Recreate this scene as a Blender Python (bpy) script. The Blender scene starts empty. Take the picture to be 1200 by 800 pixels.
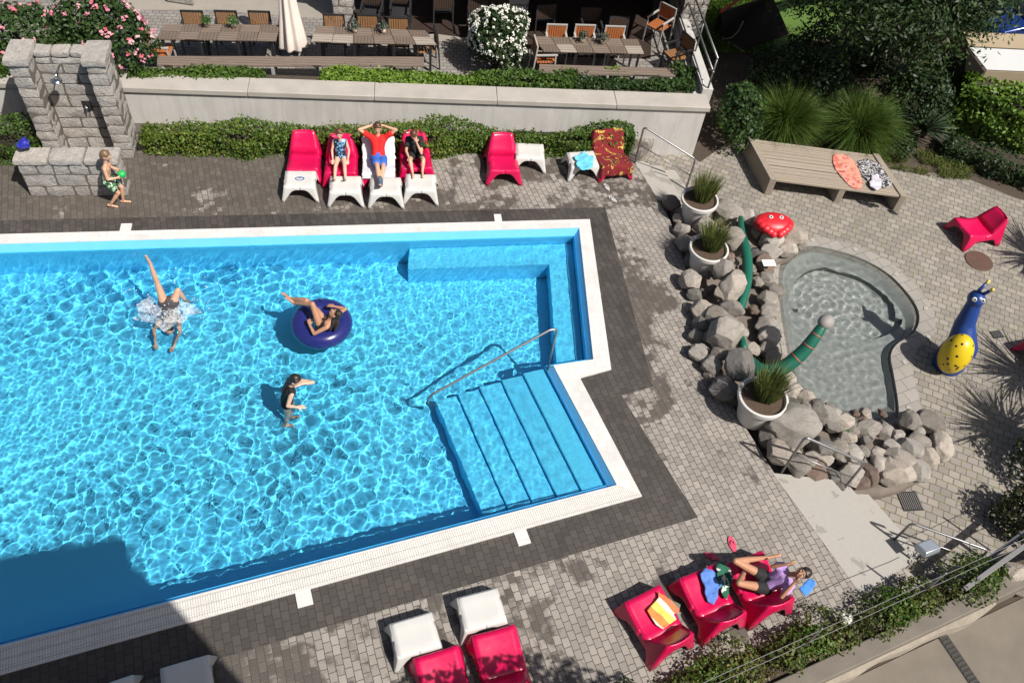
import bpy, bmesh, math, random
import numpy as np
from mathutils import Vector, Matrix, noise
R=math.radians
rnd=random.Random(7); rng=np.random.default_rng(11)
sc=bpy.context.scene; COL=sc.collection
DG=bpy.context.evaluated_depsgraph_get

# ------------------------------------------------------------------ camera
H=12.0; FPX=1000.0
_d=Vector((490-600,1190-400,FPX)).normalized(); _z=Vector((0,0,1))
_u=(_z-_z.dot(_d)*_d).normalized(); _r=_d.cross(_u)
def _w(v): return Vector((v.dot(_r),v.dot(_u),-v.dot(_d)))
def G(px,py,z=0.0):
    """point of the place at height z seen at photograph pixel (px,py)"""
    r=_w(Vector((px-600,py-400,FPX))); t=(z-H)/r.z
    return Vector((r.x*t,r.y*t,z))
def G2(px,py,z=0.0): p=G(px,py,z); return (p.x,p.y)
cd=bpy.data.cameras.new('camera'); cam=bpy.data.objects.new('camera',cd); COL.objects.link(cam)
cd.sensor_width=36; cd.lens=36*FPX/1200; cd.clip_start=.1; cd.clip_end=600
M=Matrix((_w(Vector((1,0,0))),_w(Vector((0,-1,0))),_w(Vector((0,0,-1))))).transposed().to_4x4(); M.translation=(0,0,H)
cam.matrix_world=M; sc.camera=cam

# ------------------------------------------------------------------ light
SD=Vector((.68,-.5,1.1)).normalized()
W=bpy.data.worlds.new('World'); sc.world=W; W.use_nodes=True
nt=W.node_tree; sky=nt.nodes.new('ShaderNodeTexSky'); sky.sky_type='NISHITA'; sky.sun_disc=False
sky.sun_elevation=math.asin(SD.z); sky.sun_rotation=math.atan2(SD.x,SD.y)
sky.dust_density=2.5; sky.ozone_density=.6
wm_=nt.nodes.new('ShaderNodeMix'); wm_.data_type='RGBA'; wm_.blend_type='MULTIPLY'; wm_.inputs[0].default_value=1; wm_.inputs[7].default_value=(1,.97,.94,1)
nt.links.new(sky.outputs[0],wm_.inputs[6]); nt.links.new(wm_.outputs[2],nt.nodes['Background'].inputs[0]); nt.nodes['Background'].inputs[1].default_value=.065
sl=bpy.data.lights.new('sun','SUN'); sl.energy=5.0; sl.angle=R(.5); sl.color=(1,.95,.88)
so=bpy.data.objects.new('sun',sl); COL.objects.link(so); so.rotation_euler=SD.to_track_quat('Z','Y').to_euler()
sl.cycles.is_caustics_light=True
vs=sc.view_settings; vs.view_transform='Standard'; vs.look='None'; vs.exposure=0.33; vs.gamma=1
sc.cycles.use_denoising=True; sc.cycles.max_bounces=8; sc.cycles.transparent_max_bounces=8
sc.cycles.caustics_refractive=True; sc.cycles.caustics_reflective=False; sc.cycles.sample_clamp_indirect=6

# ------------------------------------------------------------------ materials
class NT:
    def __init__(s,name):
        s.m=bpy.data.materials.new(name); s.m.use_nodes=True; s.t=s.m.node_tree
        s.b=s.t.nodes['Principled BSDF']; s.out=s.t.nodes['Material Output']
    def n(s,ty,**k):
        o=s.t.nodes.new(ty)
        for a,v in k.items(): setattr(o,a,v)
        return o
    def l(s,a,b): s.t.links.new(a,b)
    def coord(s,rot=0,scale=1,loc=(0,0,0),space='Object'):
        t=s.n('ShaderNodeTexCoord'); mp=s.n('ShaderNodeMapping'); s.l(t.outputs[space],mp.inputs[0])
        mp.inputs['Rotation'].default_value=(0,0,-rot) if not isinstance(rot,tuple) else rot
        mp.inputs['Scale'].default_value=(scale,)*3 if not isinstance(scale,tuple) else scale
        mp.inputs['Location'].default_value=loc
        return mp.outputs[0]
    def noise(s,vec,scale,detail=4,rough=.55,dist=0):
        o=s.n('ShaderNodeTexNoise'); o.inputs['Scale'].default_value=scale; o.inputs['Detail'].default_value=detail
        o.inputs['Roughness'].default_value=rough; o.inputs['Distortion'].default_value=dist
        if vec: s.l(vec,o.inputs['Vector'])
        return o.outputs[0]
    def ramp(s,fac,stops,const=False):
        o=s.n('ShaderNodeValToRGB'); cr=o.color_ramp
        if const: cr.interpolation='CONSTANT'
        while len(cr.elements)<len(stops): cr.elements.new(.5)
        for e,(p,c) in zip(cr.elements,stops):
            e.position=p; e.color=(*c,1) if len(c)==3 else c
        s.l(fac,o.inputs[0]); return o.outputs[0]
    def mix(s,fac,a,b,mode='MIX'):
        o=s.n('ShaderNodeMix',data_type='RGBA',blend_type=mode)
        for i,v in ((0,fac),(6,a),(7,b)):
            if isinstance(v,(int,float)): o.inputs[i].default_value=v
            elif isinstance(v,tuple): o.inputs[i].default_value=(*v,1)
            else: s.l(v,o.inputs[i])
        return o.outputs[2]
    def math(s,op,a,b=None,c=None):
        o=s.n('ShaderNodeMath',operation=op)
        for i,v in enumerate((a,b,c)):
            if v is None: continue
            if isinstance(v,(int,float)): o.inputs[i].default_value=v
            else: s.l(v,o.inputs[i])
        return o.outputs[0]
    def bump(s,h,strength=.3,dist=.02):
        o=s.n('ShaderNodeBump'); o.inputs['Strength'].default_value=strength; o.inputs['Distance'].default_value=dist
        s.l(h,o.inputs['Height']); s.l(o.outputs[0],s.b.inputs['Normal'])
    def base(s,c):
        if isinstance(c,tuple): s.b.inputs['Base Color'].default_value=(*c,1)
        else: s.l(c,s.b.inputs['Base Color'])
    def rough(s,r):
        if isinstance(r,(int,float)): s.b.inputs['Roughness'].default_value=r
        else: s.l(r,s.b.inputs['Roughness'])
def mul(c,k): return tuple(min(1,x*k) for x in c)
def pm(name,c,rough=.6,var=.18,scale=6,bump=.15,bscale=40,metal=0,bdist=.01,spec=None):
    """painted / mineral surface with soft colour variation and fine relief"""
    t=NT(name); v=t.coord()
    t.base(t.mix(t.noise(v,scale,5),mul(c,1-var),mul(c,1+var)))
    t.rough(rough); t.b.inputs['Metallic'].default_value=metal
    if spec is not None: t.b.inputs['Specular IOR Level'].default_value=spec
    if bump: t.bump(t.noise(v,bscale,4),bump,bdist)
    return t.m
def leafm(name,cols,trans=.25,rough=.5):
    t=NT(name); a=t.n('ShaderNodeAttribute',attribute_name='rv')
    c=t.ramp(a.outputs['Fac'],[(i/(len(cols)-1),q) for i,q in enumerate(cols)])
    t.base(c); t.rough(rough); t.b.inputs['Specular IOR Level'].default_value=.3
    tr=t.n('ShaderNodeBsdfTranslucent'); t.l(c,tr.inputs[0]); ms=t.n('ShaderNodeMixShader'); ms.inputs[0].default_value=trans
    t.l(t.b.outputs[0],ms.inputs[1]); t.l(tr.outputs[0],ms.inputs[2]); t.l(ms.outputs[0],t.out.inputs[0])
    return t.m

# ------------------------------------------------------------------ object helpers
def thing(name,label,cat,loc=(0,0,0),rz=0,group=None):
    o=bpy.data.objects.new(name,None); COL.objects.link(o); o.location=loc; o.rotation_euler=(0,0,rz)
    o.empty_display_size=.1; o['label']=label; o['category']=cat
    if group: o['group']=group
    return o
def tag(o,label,cat,group=None,kind=None):
    if label: o['label']=label
    if cat: o['category']=cat
    if group: o['group']=group
    if kind: o['kind']=kind
    return o
def struct(o): o['kind']='structure'; return o
def copy_tree(o,loc=None,rz=None,label=None,group=None,parent=None,scale=None):
    c=o.copy(); COL.objects.link(c)
    if parent is not None: c.parent=parent
    for ch in [x for x in o.children]: copy_tree(ch,parent=c)
    if loc is not None: c.location=loc
    if rz is not None: c.rotation_euler=(0,0,rz)
    if label: c['label']=label
    if group: c['group']=group
    if scale is not None: c.scale=scale if not isinstance(scale,(int,float)) else (scale,)*3
    return c
def world_of(o):
    m=Matrix.Identity(4)
    while o is not None:
        m=Matrix.LocRotScale(o.location,o.rotation_euler,o.scale)@m; o=o.parent
    return m
class B:
    """collects geometry in world space and links it as one mesh object"""
    def __init__(s): s.v=[]; s.f=[]; s.mi=[]; s.cur=0
    def add(s,vs,fs,mi=None):
        o=len(s.v); s.v+=[tuple(v) for v in vs]; s.f+=[tuple(i+o for i in f) for f in fs]; s.mi+=[s.cur if mi is None else mi]*len(fs)
        return s
    def box(s,c,size,rz=0,rot=None,mi=None):
        c=Vector(c); m=rot if rot is not None else Matrix.Rotation(rz,3,'Z'); h=[x/2 for x in size]
        vs=[c+m@Vector((x*h[0],y*h[1],z*h[2])) for z in (-1,1) for x,y in ((-1,-1),(1,-1),(1,1),(-1,1))]
        return s.add(vs,[(3,2,1,0),(4,5,6,7),(0,1,5,4),(1,2,6,5),(2,3,7,6),(3,0,4,7)],mi)
    def beam(s,a,b,w,h,up=(0,0,1),mi=None):
        a=Vector(a);b=Vector(b);d=(b-a); L=d.length; d.normalize(); u=Vector(up); u=(u-u.dot(d)*d)
        if u.length<1e-4: u=Vector((1,0,0))-d.x*d
        u.normalize(); r=d.cross(u); m=Matrix((d,r,u)).transposed()
        return s.box((a+b)/2,(L,w,h),rot=m,mi=mi)
    def prism(s,poly,z0,z1,mi=None,bottom=True):
        n=len(poly); 
        if sum(poly[i][0]*poly[(i+1)%n][1]-poly[(i+1)%n][0]*poly[i][1] for i in range(n))<0: poly=poly[::-1]
        vs=[(p[0],p[1],z0) for p in poly]+[(p[0],p[1],z1) for p in poly]
        fs=[(i,(i+1)%n,n+(i+1)%n,n+i) for i in range(n)]+[tuple(range(n,2*n))]
        if bottom: fs.append(tuple(range(n-1,-1,-1)))
        return s.add(vs,fs,mi)
    def tube(s,pts,r,n=8,mi=None,flat=None):
        pts=[Vector(p) for p in pts]; k=len(pts); rs=r if isinstance(r,(list,tuple)) else [r]*k
        t0=(pts[1]-pts[0]).normalized(); u=t0.orthogonal().normalized(); vs=[]
        for i,p in enumerate(pts):
            t=(pts[min(i+1,k-1)]-pts[max(i-1,0)]).normalized()
            u=(u-u.dot(t)*t); u=u.normalized() if u.length>1e-6 else t.orthogonal().normalized(); w=t.cross(u)
            for j in range(n):
                a=2*math.pi*j/n; vs.append(p+rs[i]*(math.cos(a)*u+math.sin(a)*w))
        fs=[(i*n+j,i*n+(j+1)%n,(i+1)*n+(j+1)%n,(i+1)*n+j) for i in range(k-1) for j in range(n)]
        fs+=[tuple(range(n-1,-1,-1)),tuple((k-1)*n+j for j in range(n))]
        return s.add(vs,fs,mi)
    def cap(s,a,b,ra,rb,n=10,mi=None,sq=1.0,sqd=None):
        """tapered capsule (closed); sq squashes its section along sqd"""
        a=Vector(a);b=Vector(b); d=b-a
        if d.length<1e-5: d=Vector((0,0,1e-4))
        t=d.normalized(); u=Vector(sqd) if sqd is not None else t.orthogonal(); u=(u-u.dot(t)*t)
        u=u.normalized() if u.length>1e-5 else t.orthogonal().normalized(); w=t.cross(u)
        rows=[(a,ra,x) for x in (-1,-.8,-.45,0)]+[(b,rb,x) for x in (0,.45,.8,1)]; vs=[]
        for c,r,x in rows:
            q=max(.04,math.sqrt(max(0,1-x*x)))*r
            for j in range(n):
                an=2*math.pi*j/n; vs.append(c+t*r*x+q*(math.cos(an)*u*sq+math.sin(an)*w))
        k=len(rows)
        fs=[(i*n+j,i*n+(j+1)%n,(i+1)*n+(j+1)%n,(i+1)*n+j) for i in range(k-1) for j in range(n)]
        fs+=[tuple(range(n-1,-1,-1)),tuple((k-1)*n+j for j in range(n))]
        return s.add(vs,fs,mi)
    def ell(s,c,rad,rot=None,seg=16,rings=10,mi=None):
        c=Vector(c); m=rot if rot is not None else Matrix.Identity(3); vs=[]
        for i in range(1,rings):
            th=math.pi*i/rings
            for j in range(seg):
                ph=2*math.pi*j/seg; vs.append(c+m@Vector((rad[0]*math.sin(th)*math.cos(ph),rad[1]*math.sin(th)*math.sin(ph),rad[2]*math.cos(th))))
        top=len(vs); vs.append(c+m@Vector((0,0,rad[2]))); vs.append(c-m@Vector((0,0,rad[2])))
        fs=[(i*seg+j,(i+1)*seg+j,(i+1)*seg+(j+1)%seg,i*seg+(j+1)%seg) for i in range(rings-2) for j in range(seg)]
        fs+=[(top,j,(j+1)%seg) for j in range(seg)]+[(top+1,(rings-2)*seg+(j+1)%seg,(rings-2)*seg+j) for j in range(seg)]
        return s.add(vs,fs,mi)
    def lathe(s,prof,c,n=24,mi=None):
        c=Vector(c); vs=[c+Vector((r*math.cos(2*math.pi*j/n),r*math.sin(2*math.pi*j/n),z)) for r,z in prof for j in range(n)]
        k=len(prof); fs=[(i*n+j,i*n+(j+1)%n,(i+1)*n+(j+1)%n,(i+1)*n+j) for i in range(k-1) for j in range(n)]
        fs+=[tuple(range(n-1,-1,-1)),tuple((k-1)*n+j for j in range(n))]
        return s.add(vs,fs,mi)
    def obj(s,name,mat,parent=None,smooth=False,bevel=0,solid=0,remesh=0,sm=0,seg=2):
        me=bpy.data.meshes.new(name); vs=s.v
        if parent is not None:
            im=world_of(parent).inverted(); vs=[im@Vector(v) for v in vs]
        me.from_pydata(vs,[],s.f)
        for m in (mat if isinstance(mat,(list,tuple)) else [mat]): me.materials.append(m)
        if any(s.mi): me.polygons.foreach_set('material_index',s.mi)
        o=bpy.data.objects.new(name,me); COL.objects.link(o)
        if parent is not None: o.parent=parent
        if remesh:
            md=o.modifiers.new('r','REMESH'); md.mode='VOXEL'; md.voxel_size=remesh
            dg=DG(); ne=bpy.data.meshes.new_from_object(o.evaluated_get(dg),depsgraph=dg); o.modifiers.clear(); o.data=ne; me=ne; ne.name=name
            if sm:
                bm=bmesh.new(); bm.from_mesh(me)
                for _ in range(sm): bmesh.ops.smooth_vert(bm,verts=bm.verts,factor=.5,use_axis_x=True,use_axis_y=True,use_axis_z=True)
                bm.to_mesh(me); bm.free()
            if not len(me.materials): me.materials.append(mat if not isinstance(mat,(list,tuple)) else mat[0])
        if bevel: md=o.modifiers.new('b','BEVEL'); md.width=bevel; md.segments=seg; md.limit_method='ANGLE'; md.angle_limit=R(35)
        if solid: md=o.modifiers.new('s','SOLIDIFY'); md.thickness=solid; md.offset=-1
        if smooth: me.shade_smooth()
        elif bevel: me.shade_smooth(); me.set_sharp_from_angle(angle=R(40))
        return o
def holed(name,outer,holes,z,mat,skirt=None):
    """flat sheet with holes; optional vertical skirt of the outer edge down to skirt"""
    bm=bmesh.new(); es=[]
    for loop in [outer]+holes:
        vs_=[bm.verts.new((p[0],p[1],z)) for p in loop]
        es+=[bm.edges.new((vs_[i],vs_[(i+1)%len(vs_)])) for i in range(len(vs_))]
    bmesh.ops.triangle_fill(bm,edges=es,use_beauty=True)
    for f in bm.faces:
        if f.normal.z<0: f.normal_flip()
    if skirt is not None:
        a=[bm.verts.new((p[0],p[1],z)) for p in outer]; b=[bm.verts.new((p[0],p[1],skirt)) for p in outer]; n=len(outer)
        for i in range(n): bm.faces.new((a[i],a[(i+1)%n],b[(i+1)%n],b[i]))
    me=bpy.data.meshes.new(name); bm.to_mesh(me); bm.free(); me.materials.append(mat)
    o=bpy.data.objects.new(name,me); COL.objects.link(o); return o
def inside(poly,x,y):
    c=False; n=len(poly)
    for i in range(n):
        p,q=poly[i],poly[(i+1)%n]
        if (p[1]>y)!=(q[1]>y) and x<(q[0]-p[0])*(y-p[1])/(q[1]-p[1])+p[0]: c=not c
    return c
def fastmesh(name,V,nper,mat,rv=None,parent=None):
    """V (faces,nper,3) -> loose polygons, with a random value per face"""
    k=V.shape[0]; me=bpy.data.meshes.new(name)
    if parent is not None:
        im=np.array(world_of(parent).inverted()); V=V@im[:3,:3].T+im[:3,3]
    me.vertices.add(k*nper); me.vertices.foreach_set('co',V.reshape(-1).astype(np.float32))
    me.loops.add(k*nper); me.loops.foreach_set('vertex_index',np.arange(k*nper,dtype=np.int32))
    me.polygons.add(k); me.polygons.foreach_set('loop_start',(np.arange(k)*nper).astype(np.int32)); me.polygons.foreach_set('loop_total',np.full(k,nper,np.int32))
    me.update(calc_edges=True)
    if rv is not None:
        a=me.attributes.new('rv','FLOAT','FACE'); a.data.foreach_set('value',rv.astype(np.float32))
    me.materials.append(mat); o=bpy.data.objects.new(name,me); COL.objects.link(o)
    if parent is not None: o.parent=parent
    return o
def unit(a): return a/np.maximum(np.linalg.norm(a,axis=-1,keepdims=True),1e-9)
def leaves(name,P,N,size,mat,parent=None,asp=.55,jit=.9,rv=None,up=.25):
    P=np.asarray(P,float); k=len(P); N=unit(np.asarray(N,float)+rng.normal(0,jit,(k,3))+np.array([0,0,up]))
    t=unit(np.cross(N,rng.normal(0,1,(k,3)))); b=np.cross(N,t)
    s=size*rng.uniform(.6,1.35,(k,1)); w=s*asp
    V=np.stack([P-t*s*.5,P+b*w*.5-N*s*.06,P+t*s*.5,P-b*w*.5-N*s*.06],1)
    return fastmesh(name,V,4,mat,rng.uniform(0,1,k) if rv is None else rv,parent)
def blades(name,base,tip,width,mat,parent=None,bend=.25,rv=None):
    """thin curved grass blades from base to tip points"""
    base=np.asarray(base,float); tip=np.asarray(tip,float); k=len(base)
    d=tip-base; side=unit(np.cross(d,rng.normal(0,1,(k,3))))*width*rng.uniform(.6,1.3,(k,1))*.5
    L=np.linalg.norm(d,axis=1,keepdims=True); mid=base+d*.55+np.array([0,0,1.])*L*bend
    q1=np.stack([base-side,base+side,mid+side*.8,mid-side*.8],1); q2=np.stack([mid-side*.8,mid+side*.8,tip+side*.12,tip-side*.12],1)
    r=rng.uniform(0,1,k) if rv is None else rv
    return fastmesh(name,np.concatenate([q1,q2]),4,mat,np.concatenate([r,r]),parent)
def lump(P,sc_,amp,seed=0):
    """smooth pseudo noise for numpy points"""
    r=np.random.default_rng(seed); o=np.zeros(len(P))
    for _ in range(7):
        k=r.normal(0,1,3); k=k/np.linalg.norm(k)*sc_*r.uniform(.6,1.8); o+=np.sin(P@k+r.uniform(0,6.28))
    return amp*o/2.6
# ================================================================== SETTING
PLZ=-.45; TER=.50
def paver(name,rot,bw,rh,dry,wet,mort,mask,var=.32,joint=.008,bump=.5,grass=None,sz=1.0):
    t=NT(name); v=t.coord(rot=rot); raw=t.coord()
    wob=t.n('ShaderNodeVectorMath',operation='MULTIPLY_ADD'); wn=t.n('ShaderNodeTexNoise'); wn.inputs['Scale'].default_value=3.5; wn.inputs['Detail'].default_value=3
    t.l(raw,wn.inputs['Vector']); t.l(wn.outputs['Color'],wob.inputs[0]); wob.inputs[1].default_value=(.03,.03,0); t.l(v,wob.inputs[2])
    b=t.n('ShaderNodeTexBrick'); t.l(wob.outputs[0],b.inputs['Vector']); b.inputs['Scale'].default_value=1
    b.inputs['Brick Width'].default_value=bw; b.inputs['Row Height'].default_value=rh; b.inputs['Mortar Size'].default_value=joint
    b.inputs['Mortar Smooth'].default_value=.25; b.inputs['Bias'].default_value=0
    b.inputs['Color1'].default_value=(0,0,0,1); b.inputs['Color2'].default_value=(1,1,1,1); b.inputs['Mortar'].default_value=(.5,.5,.5,1)
    fine=t.noise(raw,55,4); big=t.noise(raw,1.1,4)
    k=t.math('MULTIPLY_ADD',t.math('SUBTRACT',b.outputs['Color'],.5),var,1.0)
    k=t.math('MULTIPLY',k,t.math('MULTIPLY_ADD',t.math('SUBTRACT',fine,.5),.35,1.0))
    k=t.math('MULTIPLY',k,t.math('MULTIPLY_ADD',t.math('SUBTRACT',big,.5),.5,1.0))
    if mask is not None:
        a,bx,by,sc1,soft=mask
        sp=t.n('ShaderNodeSeparateXYZ'); t.l(raw,sp.inputs[0])
        # thin water films: irregular dried islands, finer crumbs at their edge
        n1=t.noise(raw,sc1,6,.62,.6); n2=t.noise(raw,sc1*4.5,4,.6)
        lin=t.math('MULTIPLY_ADD',sp.outputs[0],bx,t.math('MULTIPLY_ADD',sp.outputs[1],by,a))
        m=t.math('ADD',t.math('MULTIPLY_ADD',n2,.28,n1),lin)
        m=t.math('ADD',m,t.math('MULTIPLY',t.math('SUBTRACT',b.outputs['Color'],.5),.07))
        mr=t.n('ShaderNodeMapRange'); t.l(m,mr.inputs[0]); mr.inputs[1].default_value=.5-soft; mr.inputs[2].default_value=.5+soft
        dryf=mr.outputs[0]; col=t.mix(dryf,wet,dry); t.rough(t.math('MULTIPLY_ADD',dryf,.45,.42))
    else: col=dry; t.rough(.85)
    kk=t.n('ShaderNodeCombineXYZ'); [t.l(k,kk.inputs[i]) for i in range(3)]
    c=t.mix(1.0,col,kk.outputs[0],'MULTIPLY')
    mc=mort if grass is None else t.mix(t.math('GREATER_THAN',t.noise(raw,7,4),.56),mort,grass)
    t.base(t.mix(b.outputs['Fac'],c,mc))
    hgt=t.math('SUBTRACT',t.math('MULTIPLY',fine,.25),b.outputs['Fac']); t.bump(hgt,bump,.008)
    return t.m
DRY=(.248,.224,.199); WET=(.105,.091,.078)
m_deck=paver('deck_pavers',R(115),.14,.11,DRY,WET,(.062,.055,.048),(-.085,.022,-.005,.7,.03),joint=.006,bump=.4)
m_band=paver('dark_pavers',R(115),.15,.115,(.062,.053,.047),(.04,.034,.03),(.03,.026,.023),(.15,0.0,-.02,.6,.25),var=.35,joint=.006)
m_plaza=paver('plaza_pavers',R(-18),.19,.15,(.240,.216,.188),WET,(.11,.097,.078),None,joint=.010,grass=(.13,.15,.05))
m_tfloor=paver('terrace_pavers',R(10),.16,.12,(.21,.195,.18),WET,(.09,.08,.07),None,joint=.008)
m_conc=pm('pale_concrete',(.33,.315,.29),.85,.16,2.5,.2,60)
t=NT('pale_slab_concrete'); v=t.coord(); n1=t.noise(v,1.5,6,.65,.4); n2=t.noise(v,14,5,.7); c_=t.mix(n2,(.30,.283,.255),(.37,.35,.32)); c_=t.mix(t.math('MULTIPLY',t.math('GREATER_THAN',n1,.585),.5),c_,(.17,.155,.135)); t.base(c_); t.rough(.85); t.bump(n2,.3,.01); m_conc=t.m
m_stone_pale=pm('rough_pale_slab',(.46,.435,.4),.85,.16,3,.4,30)
m_soil=pm('garden_soil',(.06,.045,.032),.95,.4,3,.5,25)
m_road=pm('road_concrete',(.16,.138,.112),.9,.35,1.6,.35,45)
m_lawn=pm('lawn_green',(.075,.14,.02),.9,.35,2.5,.5,60)
m_white_cop=None
def tiles(name,c,rot,size,grout,g=.04,rough=.4,smooth_dark=None):
    t=NT(name); v=t.coord(rot=rot); b=t.n('ShaderNodeTexBrick'); t.l(v,b.inputs['Vector']); b.inputs['Scale'].default_value=1; b.offset=0
    b.inputs['Brick Width'].default_value=size[0]; b.inputs['Row Height'].default_value=size[1]; b.inputs['Mortar Size'].default_value=g*min(size)
    b.inputs['Color1'].default_value=(*mul(c,.93),1); b.inputs['Color2'].default_value=(*mul(c,1.04),1); b.inputs['Mortar'].default_value=(*grout,1); b.inputs['Mortar Smooth'].default_value=.1
    st=t.noise(t.coord(),1.7,5)
    st2=t.noise(t.coord(),9,6,.75); sm_=t.math('MULTIPLY_ADD',t.math('GREATER_THAN',st2,.60),.22,t.math('MULTIPLY',t.math('GREATER_THAN',st,.56),.14)); t.base(t.mix(sm_,b.outputs['Color'],mul(c,.55))); t.rough(rough); t.bump(t.math('MULTIPLY',b.outputs['Fac'],-1),.3,.004); return t.m
m_cop=tiles('white_coping_tile',(.61,.595,.575),R(13.4),(.125,.125),(.56,.54,.51))
m_grate=tiles('white_overflow_grate',(.66,.64,.60),R(25),(.034,.13),(.34,.32,.29),.14)

# ---- pool outline (outer and inner edge of the white coping)
TR=G(691,258); TRi=G(678.5,268); NO=G(716,433.6); NI=G(679.5,443.7); Ni1=G(695,422); Ni2=G(648,429); BRo=G(752,582); BRi=G(722.5,569)
TLo=G(0,275.6); TLi=G(0,287); BLo=G(0,791.5); BLi=G(200,705)
ext=lambda a,b,k: b+(b-a).normalized()*k
TLo=ext(TR,TLo,2.6); TLi=ext(TRi,TLi,2.6); BLo=ext(BRo,BLo,4.6); BLi=ext(BRi,BLi,6.5)
outer=[TLo,TR,NO,NI,BRo,BLo]; inner=[TLi,TRi,Ni1,Ni2,BRi,BLi]
o2=[(p.x,p.y) for p in outer]; i2=[(p.x,p.y) for p in inner]
# ---- paddling pool outline, on the lower plaza
kp=[(330,205),(322,255),(328,330),(340,400),(352,470),(385,545),(450,580),(530,597),(604,585),(607,560),(602,520),(593,470),(585,432),(600,405),(640,385),(656,355),(652,322),(622,280),(582,240),(520,205),(450,183),(385,172)]
kpx=[(750+x*.5,200+y*.5) for x,y in kp]
def smooth_loop(pts,n=3):
    for _ in range(n):
        q=[]
        for i in range(len(pts)):
            a=pts[i]; b=pts[(i+1)%len(pts)]
            q+=[(a[0]*.75+b[0]*.25,a[1]*.75+b[1]*.25),(a[0]*.25+b[0]*.75,a[1]*.25+b[1]*.75)]
        pts=q
    return pts
def fromkp(l,z): return [G2(750+x*.5,200+y*.5,z) for x,y in l]
kwat=smooth_loop(fromkp(kp,PLZ),2)
ko=[(318,200),(310,255),(316,330),(328,400),(340,472),(376,553),(446,590),(530,608),(640,600),(662,570),(654,530),(640,480),(638,440),(655,410),(688,388),(694,355),(682,312),(642,260),(582,210),(500,172),(400,152),(345,165)]
kout=smooth_loop(fromkp(ko,PLZ),2)

# ---- sheets of ground
ed=[(742,186),(770,232),(784,255),(800,300),(812,350),(832,405),(862,482),(908,555),(985,580),(1050,658),(1092,690)]
edge=[G2(*q) for q in ed]
bedA=G(1092,690); bedB=G(770,800); bd=(bedB-bedA).normalized()
wl=G(150,107,.8); wr=G(828,130,.8); wl.z=wr.z=0; wd=(wr-wl).normalized(); wn=Vector((-wd.y,wd.x,0))
wL=wl-wd*8
bedC=bedB+bd*6
deck_out=[(wL.x+wn.x*.1,wL.y+wn.y*.1),(wr.x-wd.x*.9+wn.x*.1,wr.y-wd.y*.9+wn.y*.1)]+edge+[(bedC.x,bedC.y),(-3,-6),(-22,-6)]
struct(holed('pool_deck',deck_out,[o2],0,m_deck,skirt=-1.2))
gx=[(-90,-60),(-90,120),(120,120),(120,-60)]
hole=[(p[0]*1.0,p[1]) for p in o2]
struct(holed('ground',gx,[hole,kout],-.475,m_soil))
pz=[(700,150),(745,140),(820,190),(860,163),(930,180),(1010,190),(1062,198),(1130,208),(1190,232),(1290,262),(1420,420),(1420,660),(1240,668),(1150,672),(1090,720),(960,640),(880,560),(830,470),(780,360),(740,260)]
struct(holed('plaza',[G2(*q,PLZ) for q in pz],[kout],PLZ,m_plaza))
# dark paver band round the pool
bo=[G2(-420,278),G2(0,257.5),G2(400,246),G2(708,243),G2(745,405),G2(766,452),G2(728,463),G2(800,578),G2(818,606),G2(540,690),G2(250,773)]
bl=G(250,773); bR=G(818,606); bo.append((bl.x+(bl-bR).normalized().x*9,bl.y+(bl-bR).normalized().y*9))
struct(holed('dark_paver_band',bo[:-1]+[bo[-1]],[],0.004,m_band)) if False else None
m=B(); 
def strip(name,A,Bq,z,mat):
    b_=B()
    for i in range(len(A)-1): b_.add([(*A[i],z),(*Bq[i],z),(*Bq[i+1],z),(*A[i+1],z)],[(0,1,2,3)])
    return b_.obj(name,mat)
bandi=[o2[0],o2[1],o2[2],o2[3],o2[4],o2[5]]
bando=[tuple(Vector(G2(0,257.5))+(Vector(G2(0,257.5))-Vector(G2(400,247))).normalized()*3),G2(709,243),G2(766,453),G2(728,463),G2(818,606),bo[-1]]
struct(strip('dark_paver_band',bandi,bando,.004,m_band))

# ---- pool shell, ledge, steps, coping, water
POOLD=1.05
def inset(poly,d):
    n=len(poly); ar=sum(poly[i][0]*poly[(i+1)%n][1]-poly[(i+1)%n][0]*poly[i][1] for i in range(n)); sg=1 if ar>0 else -1; out=[]
    for i in range(n):
        a=Vector(poly[i-1]);b_=Vector(poly[i]);c=Vector(poly[(i+1)%n]); d1=(b_-a).normalized();d2=(c-b_).normalized(); n1=Vector((-d1.y,d1.x))*sg;n2=Vector((-d2.y,d2.x))*sg; k=(n1+n2)/(1+n1.dot(n2)); out.append(tuple(b_+k*d))
    return out
i3=inset(i2,.10); p3=[Vector((p[0],p[1],0)) for p in i3]; cTL,cTR,cN1,cN2,cBR,cBL=p3
m_lip=pm('pool_edge_blue',(.13,.47,.80),.35,.08,3,.05,60)
def liner(name):
    t=NT(name); v=t.coord(); n=t.noise(v,.7,3)
    t.base(t.mix(n,(.085,.60,.97),(.13,.68,.99))); t.rough(.35); t.bump(t.noise(v,9,2),.05,.01); return t.m
m_liner=liner('pool_liner')
b=B(); n=len(i2)
b.add([(*p,-.09) for p in i3]+[(*p,-POOLD) for p in i3],[(i,n+i,n+(i+1)%n,(i+1)%n) for i in range(n)]+[tuple(range(2*n-1,n-1,-1))])
pool=struct(b.obj('pool_basin',m_liner))
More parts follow.
